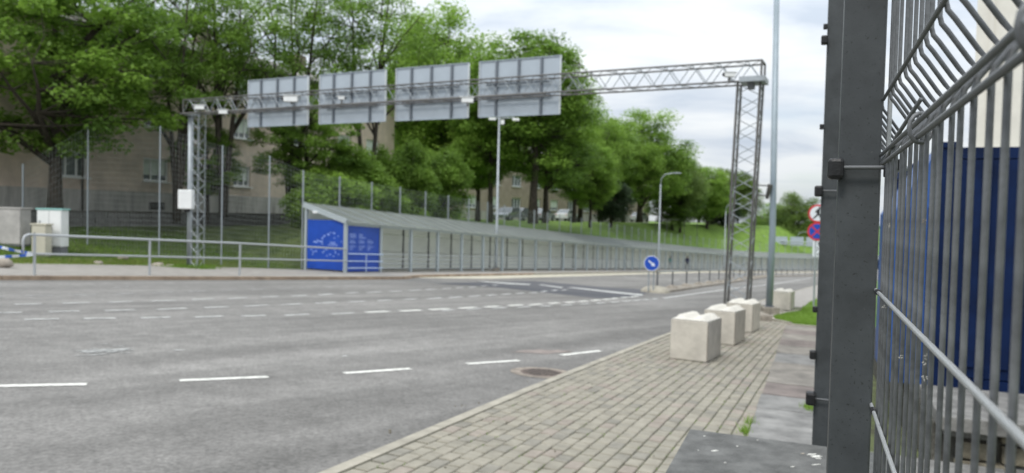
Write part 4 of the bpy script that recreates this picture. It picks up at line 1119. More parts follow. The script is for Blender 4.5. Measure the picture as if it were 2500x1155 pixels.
# ------------------------------------------------------------------ railings at the left footpath
rl = thing('footpath_railing', 'two-rail tubular steel railing along the left footpath up to the shelter', 'railing', G(365, 672))
RP = [G(84, 672, KH), G(365, 672, KH), G(585, 672.5, KH), G(745, 672, KH)]
RP = [Vector((p.x, p.y, zg(p.x, p.y) + KH)) for p in RP]
endw = ST(-.02, -.12); endw = Vector((endw.x, endw.y, endw.z + .02)); 
RR = RP[:3] + [endw]
for p in RP[:3]: rod('post', p, up(p, 1.10), .036, MT['galv_light'], rl, 10)
for a, c in zip(RR, RR[1:]):
    rod('top_rail', up(a, 1.10), up(c, 1.10), .036, MT['galv_light'], rl, 10); rod('mid_rail', up(a, .58), up(c, .58), .030, MT['galv_light'], rl, 10)
d0 = (RP[0] - RP[1]).normalized()
MB().tube([up(RP[0], 1.10), up(RP[0] + d0 * .14, 1.10), up(RP[0] + d0 * .24, 1.05), up(RP[0] + d0 * .28, .94), up(RP[0] + d0 * .28, .58), up(RP[0], .58)], .034, 10).build('rail_end', MT['galv_light'], rl, True)
rl2 = thing('footpath_railing', 'short end of a tubular railing at the left edge beside the striped tape', 'railing', G(10, 672))
a0 = RP[0] + d0 * 1.05; a1 = RP[0] + d0 * 4.0
a0.z = zg(a0.x, a0.y) + KH; a1.z = zg(a1.x, a1.y) + KH
MB().tube([up(a0, .0), up(a0, .95), up(a0 + d0 * .06, 1.06), up(a0 + d0 * .18, 1.10), up(a1, 1.10)], .036, 10).build('bent_rail', MT['galv_light'], rl2, True)
rod('mid_rail', up(a0, .58), up(a1, .58), .03, MT['galv_light'], rl2, 10)
rod('post', a1, up(a1, 1.10), .036, MT['galv_light'], rl2, 10)
# barrier tape
tp_ = thing('barrier_tape', 'blue and white barrier tape tied slackly between the two left railings', 'barrier tape', up(a0, .5))
def ribbon(p, q, sag, w, seed, n=10):
    r_ = random.Random(seed); P = []
    for i in range(n + 1):
        k = i / n; c = p.lerp(q, k); c.z -= sag * 4 * k * (1 - k); tw = sin(k * 9 + seed) * .6
        P.append((c + Vector((0, sin(tw) * w / 2, cos(tw) * w / 2)), c - Vector((0, sin(tw) * w / 2, cos(tw) * w / 2))))
    for i in range(n):
        MB().add([P[i][0], P[i + 1][0], P[i + 1][1], P[i][1]], [(0, 1, 2, 3)]).build('tape_stripe', MT['tape'] if (i // 1) % 2 else MT['swhite'], tp_)
ribbon(up(RP[0], .58) - Vector((0, .05, 0)), up(a0, .80) - Vector((0, .05, 0)), .01, .08, 1, 7)
ribbon(up(RP[0], .57) - Vector((0, .06, 0)), up(a0 + d0 * .3, .45) - Vector((0, .05, 0)), .02, .08, 2, 8)
ribbon(up(a0 + d0 * .1, .50) - Vector((0, .06, 0)), up(a1, .85) - Vector((0, .05, 0)), .04, .08, 3)

# ------------------------------------------------------------------ hillside, terrace
ss = [-60, -50, -42, -36] + [x * 1.0 for x in range(-30, 20)] + list(range(20, 60, 2)) + list(range(60, 200, 4)) + [200, 220, 240]
tt = [0, .04, .1, .2, .35, .5, .65, .8, .92, 1.0]
b = MB(); rows_ = []
tn_extra = [12.75, 15, 20, 30, 45, 70, 120, 200]
rn = random.Random(4)
for s in ss:
    row = []; e = te(s) + (.15 if s > 0 else 0)
    for k in tt:
        t = e + (12.35 - e) * k; z = hill(s, t); p = ST(s, t)
        z += .0 if k in (0, 1.0) else rn.uniform(-.04, .04)
        row.append((p.x, p.y, max(z, p.z + .02)))
    for t in tn_extra:
        p = ST(s, t); z = zterr(s); row.append((p.x, p.y, z))
    rows_.append(row)
nc = len(rows_[0])
b.add([q for r in rows_ for q in r], [(i * nc + j, (i + 1) * nc + j, (i + 1) * nc + j + 1, i * nc + j + 1)[::-1] for i in range(len(rows_) - 1) for j in range(nc - 1)])
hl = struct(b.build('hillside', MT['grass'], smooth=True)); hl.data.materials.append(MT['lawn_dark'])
# the bank left of the shelter is rough and takes the darker grass material
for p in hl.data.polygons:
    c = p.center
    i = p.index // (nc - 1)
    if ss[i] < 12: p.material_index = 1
# low retaining wall of stones in front of the building
rw = thing('retaining_wall', 'low weathered stone retaining wall below the brown apartment building', 'wall', ST(0, 12.4, .5))
for k in range(int(36 / 1.2)):
    s = -24 + k * 1.2
    if s > 11: break
    rr_ = random.Random(k)
    for row in range(3):
        z = .42 + row * .24; o_ = .6 if row % 2 else 0
        beam('stone', ST(s + o_, 12.40, z + .12), ST(s + o_ + 1.17, 12.40, z + .12), .3 + rr_.uniform(-.03, .03), .225, MT['wallstone2'], rw)
    beam('cap_stone', ST(s, 12.40, 1.185), ST(s + 1.18, 12.40, 1.185), .38, .07, MT['mortar'], rw)
MB().bar(ST(-24.2, 12.48, .75), ST(12, 12.48, .75), .2, .8).build('wall_core', MT['mortar'], rw)

# ------------------------------------------------------------------ apartment buildings
def building(lb, s0, s1, t0, zbase, ztop, depth, ncol, wx, wz, wallm, group=None, floors=3, hd_=None, skip=(), far=False):
    bd = thing('apartment_building', lb, 'building', ST((s0 + s1) / 2, t0, zbase), 0, group)
    P0, P1 = ST(s0, t0, 0), ST(s1, t0, 0); d = (P1 - P0); d.z = 0; L_ = d.length; d.normalize(); nl = Vector((-d.y, d.x, 0))  # away from the road
    def W_(x, o_, z): q = P0 + d * x + nl * o_; return Vector((q.x, q.y, z))
    ax = (d, nl, Vector((0, 0, 1)))
    TH = .35; pl_h = 1.2
    def wbox(x0, x1, z0, z1, m_=wallm, nm='wall', th=TH, o_=0.0):
        if x1 - x0 < .01 or z1 - z0 < .01: return
        bb.box(W_((x0 + x1) / 2, o_ + th / 2, (z0 + z1) / 2), (x1 - x0, th, z1 - z0), ax)
    bb = MB(); xs_ = sorted(wx)
    zc = zbase + pl_h
    fl = wz
    for (a, c) in fl:
        wbox(0, L_, zc, a)
        x = 0
        for (x0, w) in xs_:
            wbox(x, x0, a, c); x = x0 + w
        wbox(x, L_, a, c); zc = c
    wbox(0, L_, zc, ztop)
    bb.box(W_(L_ / 2, depth - .2, (zbase + ztop) / 2), (L_, .35, ztop - zbase), ax)
    bb.box(W_(.2, depth / 2, (zbase + ztop) / 2), (.39, depth - .8, ztop - zbase), ax)
    bb.box(W_(L_ - .2, depth / 2, (zbase + ztop) / 2), (.39, depth - .8, ztop - zbase), ax)
    bb.build('wall', wallm, bd)
    MB().box(W_(L_ / 2, .17, zbase + pl_h / 2 - .1), (L_ + .06, .46, pl_h + .2), ax).build('plinth', MT['plinth'], bd)
    MB().box(W_(L_ / 2, depth / 2, zbase + 1.0), (L_ - 1, depth - 1.2, .2), ax).build('floor', MT['mortar'], bd)
    MB().box(W_(L_ / 2, .5, (zbase + ztop) / 2 + .5), (L_ - 1, .04, ztop - zbase - 1.5), ax).build('interior_screen', MT['eave'], bd)
    for (a, c) in fl:
        for i, (x0, w) in enumerate(xs_):
            fr = MB()
            cx = x0 + w / 2; h = c - a
            for (dx, dz_, ww, hh) in ((0, h / 2 - .05, w, .10), (0, -h / 2 + .05, w, .10), (-w / 2 + .05, 0, .10, h - .2), (w / 2 - .05, 0, .10, h - .2), (-w * .16, 0, .08, h - .2), (w * .18, 0, .08, h - .2)):
                if far and abs(dx) < .4 * w and dx > 0: pass
                fr.box(W_(cx + dx, .16, (a + c) / 2 + dz_), (ww, .08, hh), ax)
            fo = fr.build('window', MT['frame'], bd); subreg(fo)
            MB().box(W_(cx, .20, (a + c) / 2), (w - .1, .02, h - .1), ax).build('pane', MT['glass'], fo)
            MB().box(W_(cx, -.04, a - .03), (w + .16, .26, .06), ax).build('sill', MT['frame'], fo)
            if (i * 7 + int(a)) % 3 != 1:
                MB().box(W_(cx, .175, a + h * .60), (w - .3, .012, h * .62), ax).build('blind', MT['blind'], fo)
    MB().box(W_(L_ / 2, depth / 2 - .0, ztop + .1), (L_ + 1.3, depth + 1.3, .22), ax).build('eave', MT['eave'], bd)
    rb_ = MB(); z0 = ztop + .21; zr = z0 + 2.3; e_ = .65
    rb_.add([W_(-e_, -e_, z0), W_(L_ + e_, -e_, z0), W_(L_ + e_, depth + e_, z0), W_(-e_, depth + e_, z0), W_(4, depth / 2, zr), W_(L_ - 4, depth / 2, zr)], [(0, 1, 5, 4), (1, 2, 5), (2, 3, 4, 5), (3, 0, 4), (0, 3, 2, 1)])
    rf = subreg(rb_.build('roof', MT['rooft'], bd))
    for x in (L_ * .18, L_ * .38, L_ * .62, L_ * .85):
        MB().box(W_(x, depth * .42, zr - .2), (1.1, .7, 1.9), ax).build('chimney', MT['wallstone'] if not far else wallm, rf)
    return bd, W_, ax
# windows measured along the facade: x from the left end
wx1 = [(2.2, 1.65), (6.9, 1.65), (11.6, 1.65), (16.4, 1.65), (22.7, 1.4), (27.6, 1.5), (32.6, 1.5), (36.0, 1.6)]
bd1, W1, ax1 = building('long brown rendered apartment building behind the trees at the left', -14.5, 25.2, 15.4, zterr(0) - .06, 10.25, 12, 9, wx1, [(2.85, 4.15), (5.85, 7.15), (8.6, 9.9)], MT['bwall'])
# basement windows and drain pipes
for x in (8.0, 17.2, 30):
    MB().box(W1(x, -.07, zterr(0) + .38), (.95, .05, .42), ax1).build('basement_window', MT['eave'], bd1)
for x in (.6, 12.9, 21.6, 31):
    rod('drain_pipe', W1(x, -.1, zterr(0)), W1(x, -.1, 10.4), .06, MT['eave'], bd1, 6)
wx2 = [(x, 2.2) for x in (2, 7, 12, 17, 22, 27, 32, 37, 42, 46)]
building('farther brown apartment building glimpsed between the tree trunks', 50, 101, 24, zterr(70) - .06, 9.5, 12, 9, wx2, [(2.2, 3.7), (5.2, 6.7)], MT['bwall2'], far=True)

# ------------------------------------------------------------------ trees
def quads_mesh(name, V, m_, tone):
    n = len(V) // 4; me = bpy.data.meshes.new(name)
    me.vertices.add(len(V)); me.vertices.foreach_set('co', V.astype(np.float32).ravel())
    me.loops.add(n * 4); me.loops.foreach_set('vertex_index', np.arange(n * 4, dtype=np.int32))
    me.polygons.add(n); me.polygons.foreach_set('loop_start', np.arange(0, n * 4, 4, dtype=np.int32)); me.polygons.foreach_set('loop_total', np.full(n, 4, np.int32))
    at = me.attributes.new('tone', 'FLOAT', 'POINT'); at.data.foreach_set('value', np.repeat(tone, 4).astype(np.float32))
    me.materials.append(m_); me.update(calc_edges=True); return me
def leaves(centres, rad_, tones, per, size, g, flat_=.45, ctr=None):
    n = len(centres) * per
    C = np.repeat(centres, per, 0); R_ = np.repeat(rad_, per)[:, None]
    d = g.normal(size=(n, 3)); d /= np.linalg.norm(d, axis=1)[:, None]
    k = g.random((n, 1)) ** .5
    off = d * k * R_; off[:, 2] *= flat_
    off[:, 2] -= .22 * (off[:, 0] ** 2 + off[:, 1] ** 2) / (R_[:, 0] + .01)       # sprays droop outwards
    P = C + off
    nr = g.normal(size=(n, 3)) * .55; nr[:, 2] += 1.1; nr += d * .45; nr /= np.linalg.norm(nr, axis=1)[:, None]
    t = g.normal(size=(n, 3)); t -= nr * (t * nr).sum(1)[:, None]; t /= np.linalg.norm(t, axis=1)[:, None]
    bb_ = np.cross(nr, t); L_ = size * g.uniform(.6, 1.35, (n, 1)); Wd_ = L_ * g.uniform(.45, .75, (n, 1))
    V = np.empty((n, 4, 3)); V[:, 0] = P - t * L_ / 2; V[:, 1] = P + bb_ * Wd_ / 2; V[:, 2] = P + t * L_ / 2; V[:, 3] = P - bb_ * Wd_ / 2
    tone = np.repeat(tones, per) + g.normal(0, .13, n)
    return V.reshape(-1, 3), np.clip(tone, 0, 1)
def archetype(seed, h, w, base, ncl, per, size, leafm, open_=0.0, crad=1.0, flat_=.45, lumps=9, trunk_r=.22, nlimb=9, multi=1, pear=0.0, coretop=.86):
    g = np.random.default_rng(seed); r_ = random.Random(seed)
    tb = MB(); cz = (h + base) / 2; rz_ = (h - base) / 2
    # lobes give an uneven outline
    lob = g.normal(size=(lumps, 3)); lob /= np.linalg.norm(lob, axis=1)[:, None]; la = g.uniform(-.05, .28, lumps)
    def env(d):
        k = .78
        for q, a in zip(lob, la): k += a * max(0, float(d @ q)) ** 4
        return k
    cl = []; tries = 0
    while len(cl) < ncl and tries < ncl * 40:
        tries += 1
        d = g.normal(size=3); d /= np.linalg.norm(d); rr_ = env(d) * (g.random() ** (.40 if open_ < .3 else .3))
        p = np.array([d[0] * w / 2 * rr_, d[1] * w / 2 * rr_, cz + d[2] * rz_ * rr_])
        f_ = (p[2] - base) / (h - base); p[:2] *= (1 - pear * max(0, f_ - .4))
        if p[2] < base * .8: continue
        if any(((p - q) ** 2).sum() < (crad * (.62 + open_)) ** 2 for q in cl[-400:]): continue
        cl.append(p)
    cl = np.array(cl); radii = g.uniform(.7, 1.3, len(cl)) * crad
    # limbs
    ends = []
    stems = []
    for m_ in range(multi):
        a = 2 * pi * m_ / max(1, multi) + r_.random(); sp = .0 if multi == 1 else .55
        pts = []; n = 7; topz = h * coretop * (1 if m_ == 0 else r_.uniform(.8, 1))
        for i in range(n):
            k = i / (n - 1); pts.append(Vector((cos(a) * sp * k * w * .28 + r_.uniform(-.15, .15) * k * 1.5, sin(a) * sp * k * w * .28 + r_.uniform(-.15, .15) * k * 1.5, k * topz)))
        rs_ = [trunk_r * (1.25 if i == 0 else 1) * (1 - .86 * i / (n - 1)) / (1 if multi == 1 else 1.35) for i in range(n)]
        tb.tube(pts, rs_, 9); stems.append((pts, rs_))
    for i in range(nlimb):
        pts, rs_ = stems[i % multi]; k = r_.uniform(base / h * .75, .78); z = k * pts[-1].z / 1.0
        kk = min(k, .99) * (len(pts) - 1); j = int(kk); st = pts[j].lerp(pts[min(j + 1, len(pts) - 1)], kk - j)
        a = 2 * pi * i * .381966 * 1.0 + r_.uniform(-.3, .3)
        q = cl[r_.randrange(len(cl))] if False else None
        reach = w / 2 * r_.uniform(.55, .85); zz = st.z + (h - st.z) * r_.uniform(.25, .6)
        e_ = Vector((st.x + cos(a) * reach, st.y + sin(a) * reach, zz))
        mid = st.lerp(e_, .45) + Vector((0, 0, (zz - st.z) * .06)) + Vector((r_.uniform(-.3, .3), r_.uniform(-.3, .3), 0))
        r1 = rs_[j] * .55
        tb.tube([st, mid, st.lerp(e_, .75), e_], [r1, r1 * .7, r1 * .45, r1 * .18], 6)
        ends += [(mid, r1 * .6), (st.lerp(e_, .75), r1 * .4), (e_, r1 * .2)]
    for pts, rs_ in stems:
        for i in range(3, 7): ends.append((pts[i], rs_[i] * .5))
    for c in cl:
        cv = Vector(c); b_ = min(ends, key=lambda q: (q[0] - cv).length + (3 if q[0].z > cv.z else 0))
        md = b_[0].lerp(cv, .5) + Vector((r_.uniform(-.2, .2), r_.uniform(-.2, .2), -.08))
        rr_ = min(b_[1], .05) if open_ == 0 else min(b_[1] * .9, .07)
        tb.tube([b_[0], md, cv], [max(rr_, .022), max(rr_ * .6, .016), .009], 4, False)
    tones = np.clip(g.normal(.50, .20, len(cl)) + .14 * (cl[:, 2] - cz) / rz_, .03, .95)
    V, tone = leaves(cl, radii, tones, per, size, g, flat_)
    tm = bpy.data.meshes.new('trunk'); tm.from_pydata(tb.v, [], tb.f); tm.materials.append(MT['bark'])
    for p in tm.polygons: p.use_smooth = True
    return tm, quads_mesh('crown', V, leafm, tone), h, w
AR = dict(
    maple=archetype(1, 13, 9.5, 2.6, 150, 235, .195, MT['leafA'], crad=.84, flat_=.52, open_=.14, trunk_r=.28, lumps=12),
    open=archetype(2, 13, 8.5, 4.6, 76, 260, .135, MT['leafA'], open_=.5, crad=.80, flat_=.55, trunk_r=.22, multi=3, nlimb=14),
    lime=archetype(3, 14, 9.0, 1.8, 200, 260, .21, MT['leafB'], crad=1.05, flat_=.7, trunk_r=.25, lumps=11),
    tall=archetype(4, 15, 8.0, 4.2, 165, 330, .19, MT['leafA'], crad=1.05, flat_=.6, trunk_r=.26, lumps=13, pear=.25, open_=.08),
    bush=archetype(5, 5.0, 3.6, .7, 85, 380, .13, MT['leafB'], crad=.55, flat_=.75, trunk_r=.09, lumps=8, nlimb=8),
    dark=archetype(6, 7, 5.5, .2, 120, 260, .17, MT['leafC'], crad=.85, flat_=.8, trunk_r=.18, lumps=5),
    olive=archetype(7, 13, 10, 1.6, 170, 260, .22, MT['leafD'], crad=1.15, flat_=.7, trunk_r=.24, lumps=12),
)
def tree(kind, u, y, top_v, width, label, rot, base=None, nm='tree', grp=None, cat='tree', dx=0):
    tm, cm_, h, w = AR[kind]
    hz = 522.4 + (u - 1250) * .0244
    X = (u - 1250) / 1800 * y
    if base is None: base = zterr(40) if y > 40 else 1.0
    H_ = EYE + (hz - top_v) / 1800 * y - base
    Wm = width / 1800 * y
    t = thing(nm, label, cat, (X, y, base - .05), rot, grp)
    S = Matrix.Diagonal((Wm / w * 1.12, Wm / w * 1.12, H_ / h * 1.04, 1))
    for n_, me in (('trunk', tm), ('crown', cm_)):
        o = bpy.data.objects.new(n_, me); COL.objects.link(o); o.parent = t; o.matrix_basis = S
    return t
TG = 'leafy trees on the bank and terrace'
tree('maple', 135, 31.8, -170, 560, 'big maple with bright lower sprays, leftmost tree over the utility cabinets', .3, base=.0, grp=TG)
tree('open', 225, 40, -190, 420, 'tall thin-crowned tree between the leftmost maple and the brown building corner', 2.1, base=1.0, grp=TG)
tree('open', 430, 36.5, -60, 380, 'maple in front of the brown building, just left of the left gantry pole', 4.4, base=.75, grp=TG)
tree('open', 545, 38.6, -130, 400, 'open-crowned tree with dark forking limbs above the left gantry pole', 1.4, base=1.0, grp=TG)
tree('open', 710, 41, -120, 380, 'tall thin tree above the leftmost road sign', 5.1, base=1.0, grp=TG)
tree('open', 895, 44, -110, 330, 'tall thin tree with a dark stem above the second road sign', 2.6, base=1.0, grp=TG)
tree('maple', 745, 40, 215, 260, 'low maple under the two left road signs, in front of the building', 2.9, base=.6, grp=TG)
tree('maple', 505, 39.0, 290, 170, 'small tree behind the left gantry tower lattice', 1.9, base=.7, grp=TG)
tree('bush', 860, 41, 335, 170, 'bushy sapling under the second road sign', .4, base=-.3, nm='shrub', cat='shrub', grp='saplings behind the walkway fence')
tree('bush', 985, 45, 330, 150, 'bright green sapling under the left edge of the third road sign', 1.8, base=-.5, nm='shrub', cat='shrub', grp='saplings behind the walkway fence')
tree('bush', 1075, 50, 345, 150, 'rounded sapling under the third road sign', 3.3, base=-.4, nm='shrub', cat='shrub', grp='saplings behind the walkway fence')
tree('bush', 800, 38.0, 400, 190, 'low dark shrub behind the shelter roof end', 5.2, base=-.5, nm='shrub', cat='shrub', grp='saplings behind the walkway fence')
tree('bush', 925, 42.0, 420, 130, 'small shrub pressed against the walkway fence', 2.2, base=-.7, nm='shrub', cat='shrub', grp='saplings behind the walkway fence')
tree('lime', 1085, 66, 62, 330, 'bright round-topped tree above the third road sign', 1.2, grp=TG)
tree('lime', 1010, 72, 100, 220, 'bright green tree between the second and third road signs', 3.2, grp=TG)
tree('tall', 1195, 60, 130, 200, 'tree with a dark slim trunk behind the double-headed lamp', .8, grp=TG)
tree('tall', 1300, 58, 78, 310, 'tall dark tree with ragged top behind the rightmost road sign', 4.0, grp=TG)
tree('maple', 1165, 64, 250, 190, 'spreading tree under the gap between third and fourth road signs', 4.9, grp=TG)
tree('maple', 1330, 63, 210, 230, 'dense low tree right of the rightmost road sign', 2.2, grp=TG)
tree('lime', 1415, 78, 245, 190, 'light green tree right of the ragged tall one', .5, grp=TG)
tree('tall', 1465, 86, 285, 170, 'rounded tree above the dark evergreen bush', 5.5, grp=TG)
tree('maple', 1400, 72, 330, 170, 'low spreading tree shading the parked cars', 3.4, grp=TG)
tree('lime', 1560, 98, 290, 230, 'broad bright tree left of the single-arm lamp', 2.5, grp=TG)
tree('lime', 1520, 92, 315, 150, 'green tree directly behind the dark evergreen bush', 5.9, grp=TG)
tree('maple', 1610, 108, 345, 160, 'green tree behind the top of the single-arm lamp', 1.1, grp=TG)
tree('tall', 1655, 118, 375, 130, 'tree just right of the single-arm lamp', 3.0, grp=TG)
tree('dark', 1490, 77, 430, 110, 'dark dense evergreen bush at the top of the grass bank', .7, base=.45, nm='evergreen_bush', grp=None, cat='bush')
tree('olive', 1705, 128, 402, 130, 'olive green tree above the far grass slope', 4.2, grp=TG)
tree('olive', 1760, 138, 405, 110, 'rounded olive tree left of the right gantry tower', 1.7, grp=TG)
tree('olive', 1660, 112, 385, 120, 'full green tree between the single-arm lamp and the far slope', .2, base=-.6, grp=TG)
tree('lime', 1725, 124, 420, 120, 'leafy tree low on the far slope edge', 3.6, base=-.8, grp=TG)
tree('lime', 1440, 74, 330, 120, 'light tree between the low spreading one and the evergreen bush', 5.2, base=.4, grp=TG)
tree('olive', 1800, 140, 412, 95, 'dark tree behind the left leg of the right gantry tower', 2.7, grp=TG)
tree('maple', 1640, 112, 450, 130, 'low green tree where the far slope begins', 5.0, base=-.8, grp=TG)
tree('dark', 1760, 132, 470, 90, 'dark low tree under the rounded olive tree', 2.2, base=-.5, grp=TG)
BGT = 'far trees beyond the bend'
tree('olive', 1935, 150, 462, 125, 'big rounded far tree right of the thick pole', .9, base=-6.5, grp=BGT)
tree('lime', 1880, 175, 505, 90, 'small far tree behind the thick pole', 2.8, base=-7, grp=BGT)
tree('lime', 1990, 165, 520, 90, 'far bright tree behind the round traffic signs', 4.4, base=-7, grp=BGT)
tree('olive', 1840, 180, 530, 90, 'far tree seen through the right gantry tower', 5.8, base=-7, grp=BGT)
tree('dark', 1945, 152, 598, 60, 'dark far bush under the distant signs', 1.6, base=-8.6, grp=BGT, nm='bush', cat='bush')
tree('dark', 1905, 190, 560, 80, 'dark far bush left of the big rounded tree', 3.6, base=-8.6, grp=BGT, nm='bush', cat='bush')
for k, (u, y, tv) in enumerate([(2040, 190, 520), (2110, 200, 530)]):
    tree('tall', u, y, tv, 90, ['far tree hidden behind the near fence posts', 'far tree beyond the yard seen between the fence wires'][k], k * 2., base=-7, grp=BGT)

# ------------------------------------------------------------------ cabinets at the left
def hz_at(x, y):
    # hillside height by nearest sample
    v_ = Vector((x + 7.17, y - 31.78)); s = v_.x * sin(HD0) + v_.y * cos(HD0); t = -v_.x * cos(HD0) + v_.y * sin(HD0)
    return hill(s, t)
def cab(u0, u1, vt, vb, y, dp, nm, lb, m_, doors=1, capm=None, plm=None):
    a = HV(u0, vb, y); c = HV(u1, vb, y); t_ = HV((u0 + u1) / 2, vt, y); w = c.x - a.x; cx = (a.x + c.x) / 2; zt = t_.z
    zb_ = hz_at(cx, y + dp / 2) - .06
    t = thing(nm, lb, 'electrical cabinet', (cx, y + dp / 2, zb_))
    ph = (zt - zb_) * .20 if plm else .06
    MB().box((cx, y + dp / 2, zb_ + ph / 2), (w - .04, dp - .04, ph)).build('plinth', plm or MT['darkgrey'], t)
    MB().box((cx, y + dp / 2, (zb_ + ph + zt) / 2), (w, dp, zt - zb_ - ph)).build('case', m_, t, bevel=.01)
    for k in range(doors):
        dw = w / doors; dx = a.x + dw * (k + .5)
        d_ = subreg(MB().box((dx, y - .012, (zb_ + ph + zt) / 2), (dw - .03, .02, zt - zb_ - ph - .08)).build('door', m_, t, bevel=.004))
        MB().box((dx - dw * .25, y - .03, zb_ + (zt - zb_) * (.72 if k == 0 else .6)), (.035, .02, .14)).build('handle', MT['darkgrey'], d_)
    MB().box((cx, y + dp / 2, zt + .02), (w + .08, dp + .08, .06)).build('cap', capm or m_, t, bevel=.01)
cab(90, 150, 512, 615, 27.6, .45, 'utility_cabinet', 'tall white utility cabinet with a teal cap', MT['white'], 2, MT['teal'], MT['darkgrey'])
cab(77, 112, 549, 617, 27.0, .35, 'utility_cabinet', 'small beige cabinet in front of the teal-capped one', MT['beige'])
cab(-40, 50, 509, 610, 27.6, .6, 'utility_cabinet', 'large weathered grey cabinet at the left edge of the picture', MT['greycab'])

# ------------------------------------------------------------------ street lamps
def lamp(u, y, top, lb, arms, base=None):
    X = (u - 1250) / 1800 * y; z0 = zg(X, y) + (.05 if base is None else base)
    t = thing('street_lamp', lb, 'street lamp', (X, y, z0), 0, 'street lamps along the walkway')
    p = Vector((X, y, z0)); zt = top
    MB().tube([p, Vector((X, y, z0 + .5)), Vector((X, y, zt))], [.11, .09, .055], 10).build('pole', MT['galv'], t, True)
    MB().box(p + Vector((0, 0, .12)), (.4, .4, .3)).build('footing', MT['footing'], t)
    if arms == 2:
        MB().tube([Vector((X - .35, y, zt - .1)), Vector((X + .9, y, zt))], .03, 6).build('arm', MT['galv'], t)
        for dx in (-.42, 1.0):
            MB().box((X + dx, y, zt - .12), (.42, .26, .14)).build('lamp_head', MT['white'], t, bevel=.02)
        MB().box((X + .2, y, zt - .3), (.22, .2, .26)).build('lamp_head', MT['white'], t, bevel=.02)
    else:
        P = [Vector((X, y, zt)), Vector((X + .06, y, zt + .5)), Vector((X + .35, y - .1, zt + .85)), Vector((X + .8, y - .2, zt + .95)), Vector((X + 1.15, y - .4, zt + .99))]
        MB().tube(P, .05, 8).build('arm', MT['galv'], t, True)
        MB().box(P[-1] + Vector((.25, -.05, 0)), (.6, .3, .1)).build('lamp_head', MT['galv'], t, bevel=.02)
lamp(1212, 44.6, 7.35, 'tall lamp with clustered white heads in front of the walkway, below the rightmost sign', 2)
lamp(1609, 67, 4.6, 'tall curved single-arm lamp right of the dark evergreen bush', 1)
lamp(1770, 96, 2.6, 'curved single-arm lamp left of the right gantry tower', 1)
lamp(1948, 140, -1.5, 'distant curved lamp right of the thick pole', 1)

# ------------------------------------------------------------------ median
def med_pt(u, v): p = G(u, v); return p
mb_ = [Vector(G(1588, 716)), Vector(G(1985, 663.5))]
M0 = G(1600, 714); hdm = rad(24.2); DM = Vector((sin(hdm), cos(hdm), 0)); NM_ = Vector((cos(hdm), -sin(hdm), 0))
def MP(s, n=0, d=0):
    # follows the same bend as the walkway
    h0 = hdm; x, y = M0.x, M0.y; st = 0; 
    while st < s:
        ds_ = min(2.0, s - st); h = hdm + rad(24) * max(0, min(1, (st - 42) / 70)); x += sin(h) * ds_; y += cos(h) * ds_; st += ds_
    h = hdm + rad(24) * max(0, min(1, (s - 42) / 70)); x += cos(h) * n; y -= sin(h) * n
    return Vector((x, y, zg(x, y) + d))
b = MB(); sm_ = [0, 3, 6, 9, 12, 16, 20, 26, 32, 40, 48, 56, 66, 78, 90, 105, 120]
for a, c in zip(sm_, sm_[1:]):
    P = [MP(a, -.45, .10), MP(a, .45, .10), MP(c, .45, .10), MP(c, -.45, .10)]
    b.slab(P, .14)
struct(b.build('median_strip', MT['footing']))
gr_ = thing('median_guardrail', 'low steel guardrail on concrete feet along the middle of the road', 'guardrail', MP(20, 0, .1))
sp = [0.3, 3.4, 6.8, 10.4, 14.0, 17.6] + [17.6 + 3.5 * k for k in range(1, 26)]
for k, s in enumerate(sp):
    p = MP(s, 0, .10); beam('post', p, up(p, .78), .055, .055, MT['darkpost'], gr_)
    if k < 16:
        bb = MB(); bb.tube([up(p, -.01), up(p, .08), up(p, .14)], [.30, .24, .10], 10); bb.build('foot', MT['footing'], gr_)
for a, c in zip(sp, sp[1:]):
    beam('rail', up(MP(a, 0, .10), .79), up(MP(c, 0, .10), .79), .06, .05, MT['galv'], gr_)
# pale boulder base at the island nose and the keep-right sign
o = thing('concrete_nose', 'rounded concrete lump at the foot of the blue arrow sign', 'concrete block', MP(-.3, 0, 0))
bb = MB(); c = MP(-.35, 0, 0)
for i in range(1): pass
P = []; ns, nt_ = 14, 6
for j in range(nt_ + 1):
    ph = pi / 2 * j / nt_
    for i in range(ns):
        th = 2 * pi * i / ns; k = 1 + .06 * sin(3 * th)
        P.append((c.x + cos(th) * .62 * k * cos(ph), c.y + sin(th) * .62 * k * cos(ph), c.z + .30 * sin(ph)))
bb.add(P, [(j * ns + i, j * ns + (i + 1) % ns, (j + 1) * ns + (i + 1) % ns, (j + 1) * ns + i) for j in range(nt_) for i in range(ns)])
bb.build('lump', MT['kerb'], o, True)
def disc(parent, c, R_, m_, nm, ax, o_=0.0, th=.012, R0=0):
    ux, uy, n_ = ax; P = []; N_ = 36
    cc = c + n_ * o_
    vs_ = [cc + ux * R_ * cos(2 * pi * i / N_) + uy * R_ * sin(2 * pi * i / N_) for i in range(N_)]
    if R0 == 0:
        bk = [q - n_ * th for q in vs_]
        return MB().add(vs_ + bk, [tuple(range(N_)), tuple(range(N_, 2 * N_))[::-1]] + [((i + 1) % N_, i, N_ + i, N_ + (i + 1) % N_) for i in range(N_)]).build(nm, m_, parent)
    inn = [cc + ux * R0 * cos(2 * pi * i / N_) + uy * R0 * sin(2 * pi * i / N_) for i in range(N_)]
    return MB().add(vs_ + inn, [(i, (i + 1) % N_, N_ + (i + 1) % N_, N_ + i) for i in range(N_)]).build(nm, m_, parent)
def poly(parent, c, pts, m_, nm, ax, o_):
    ux, uy, n_ = ax; return MB().add([c + n_ * o_ + ux * p[0] + uy * p[1] for p in pts], [tuple(range(len(pts)))]).build(nm, m_, parent)
def facing(c):
    n_ = Vector((-c.x, -c.y, 0)).normalized(); ux = Vector((-n_.y, n_.x, 0)); return (ux, Vector((0, 0, 1)), n_)
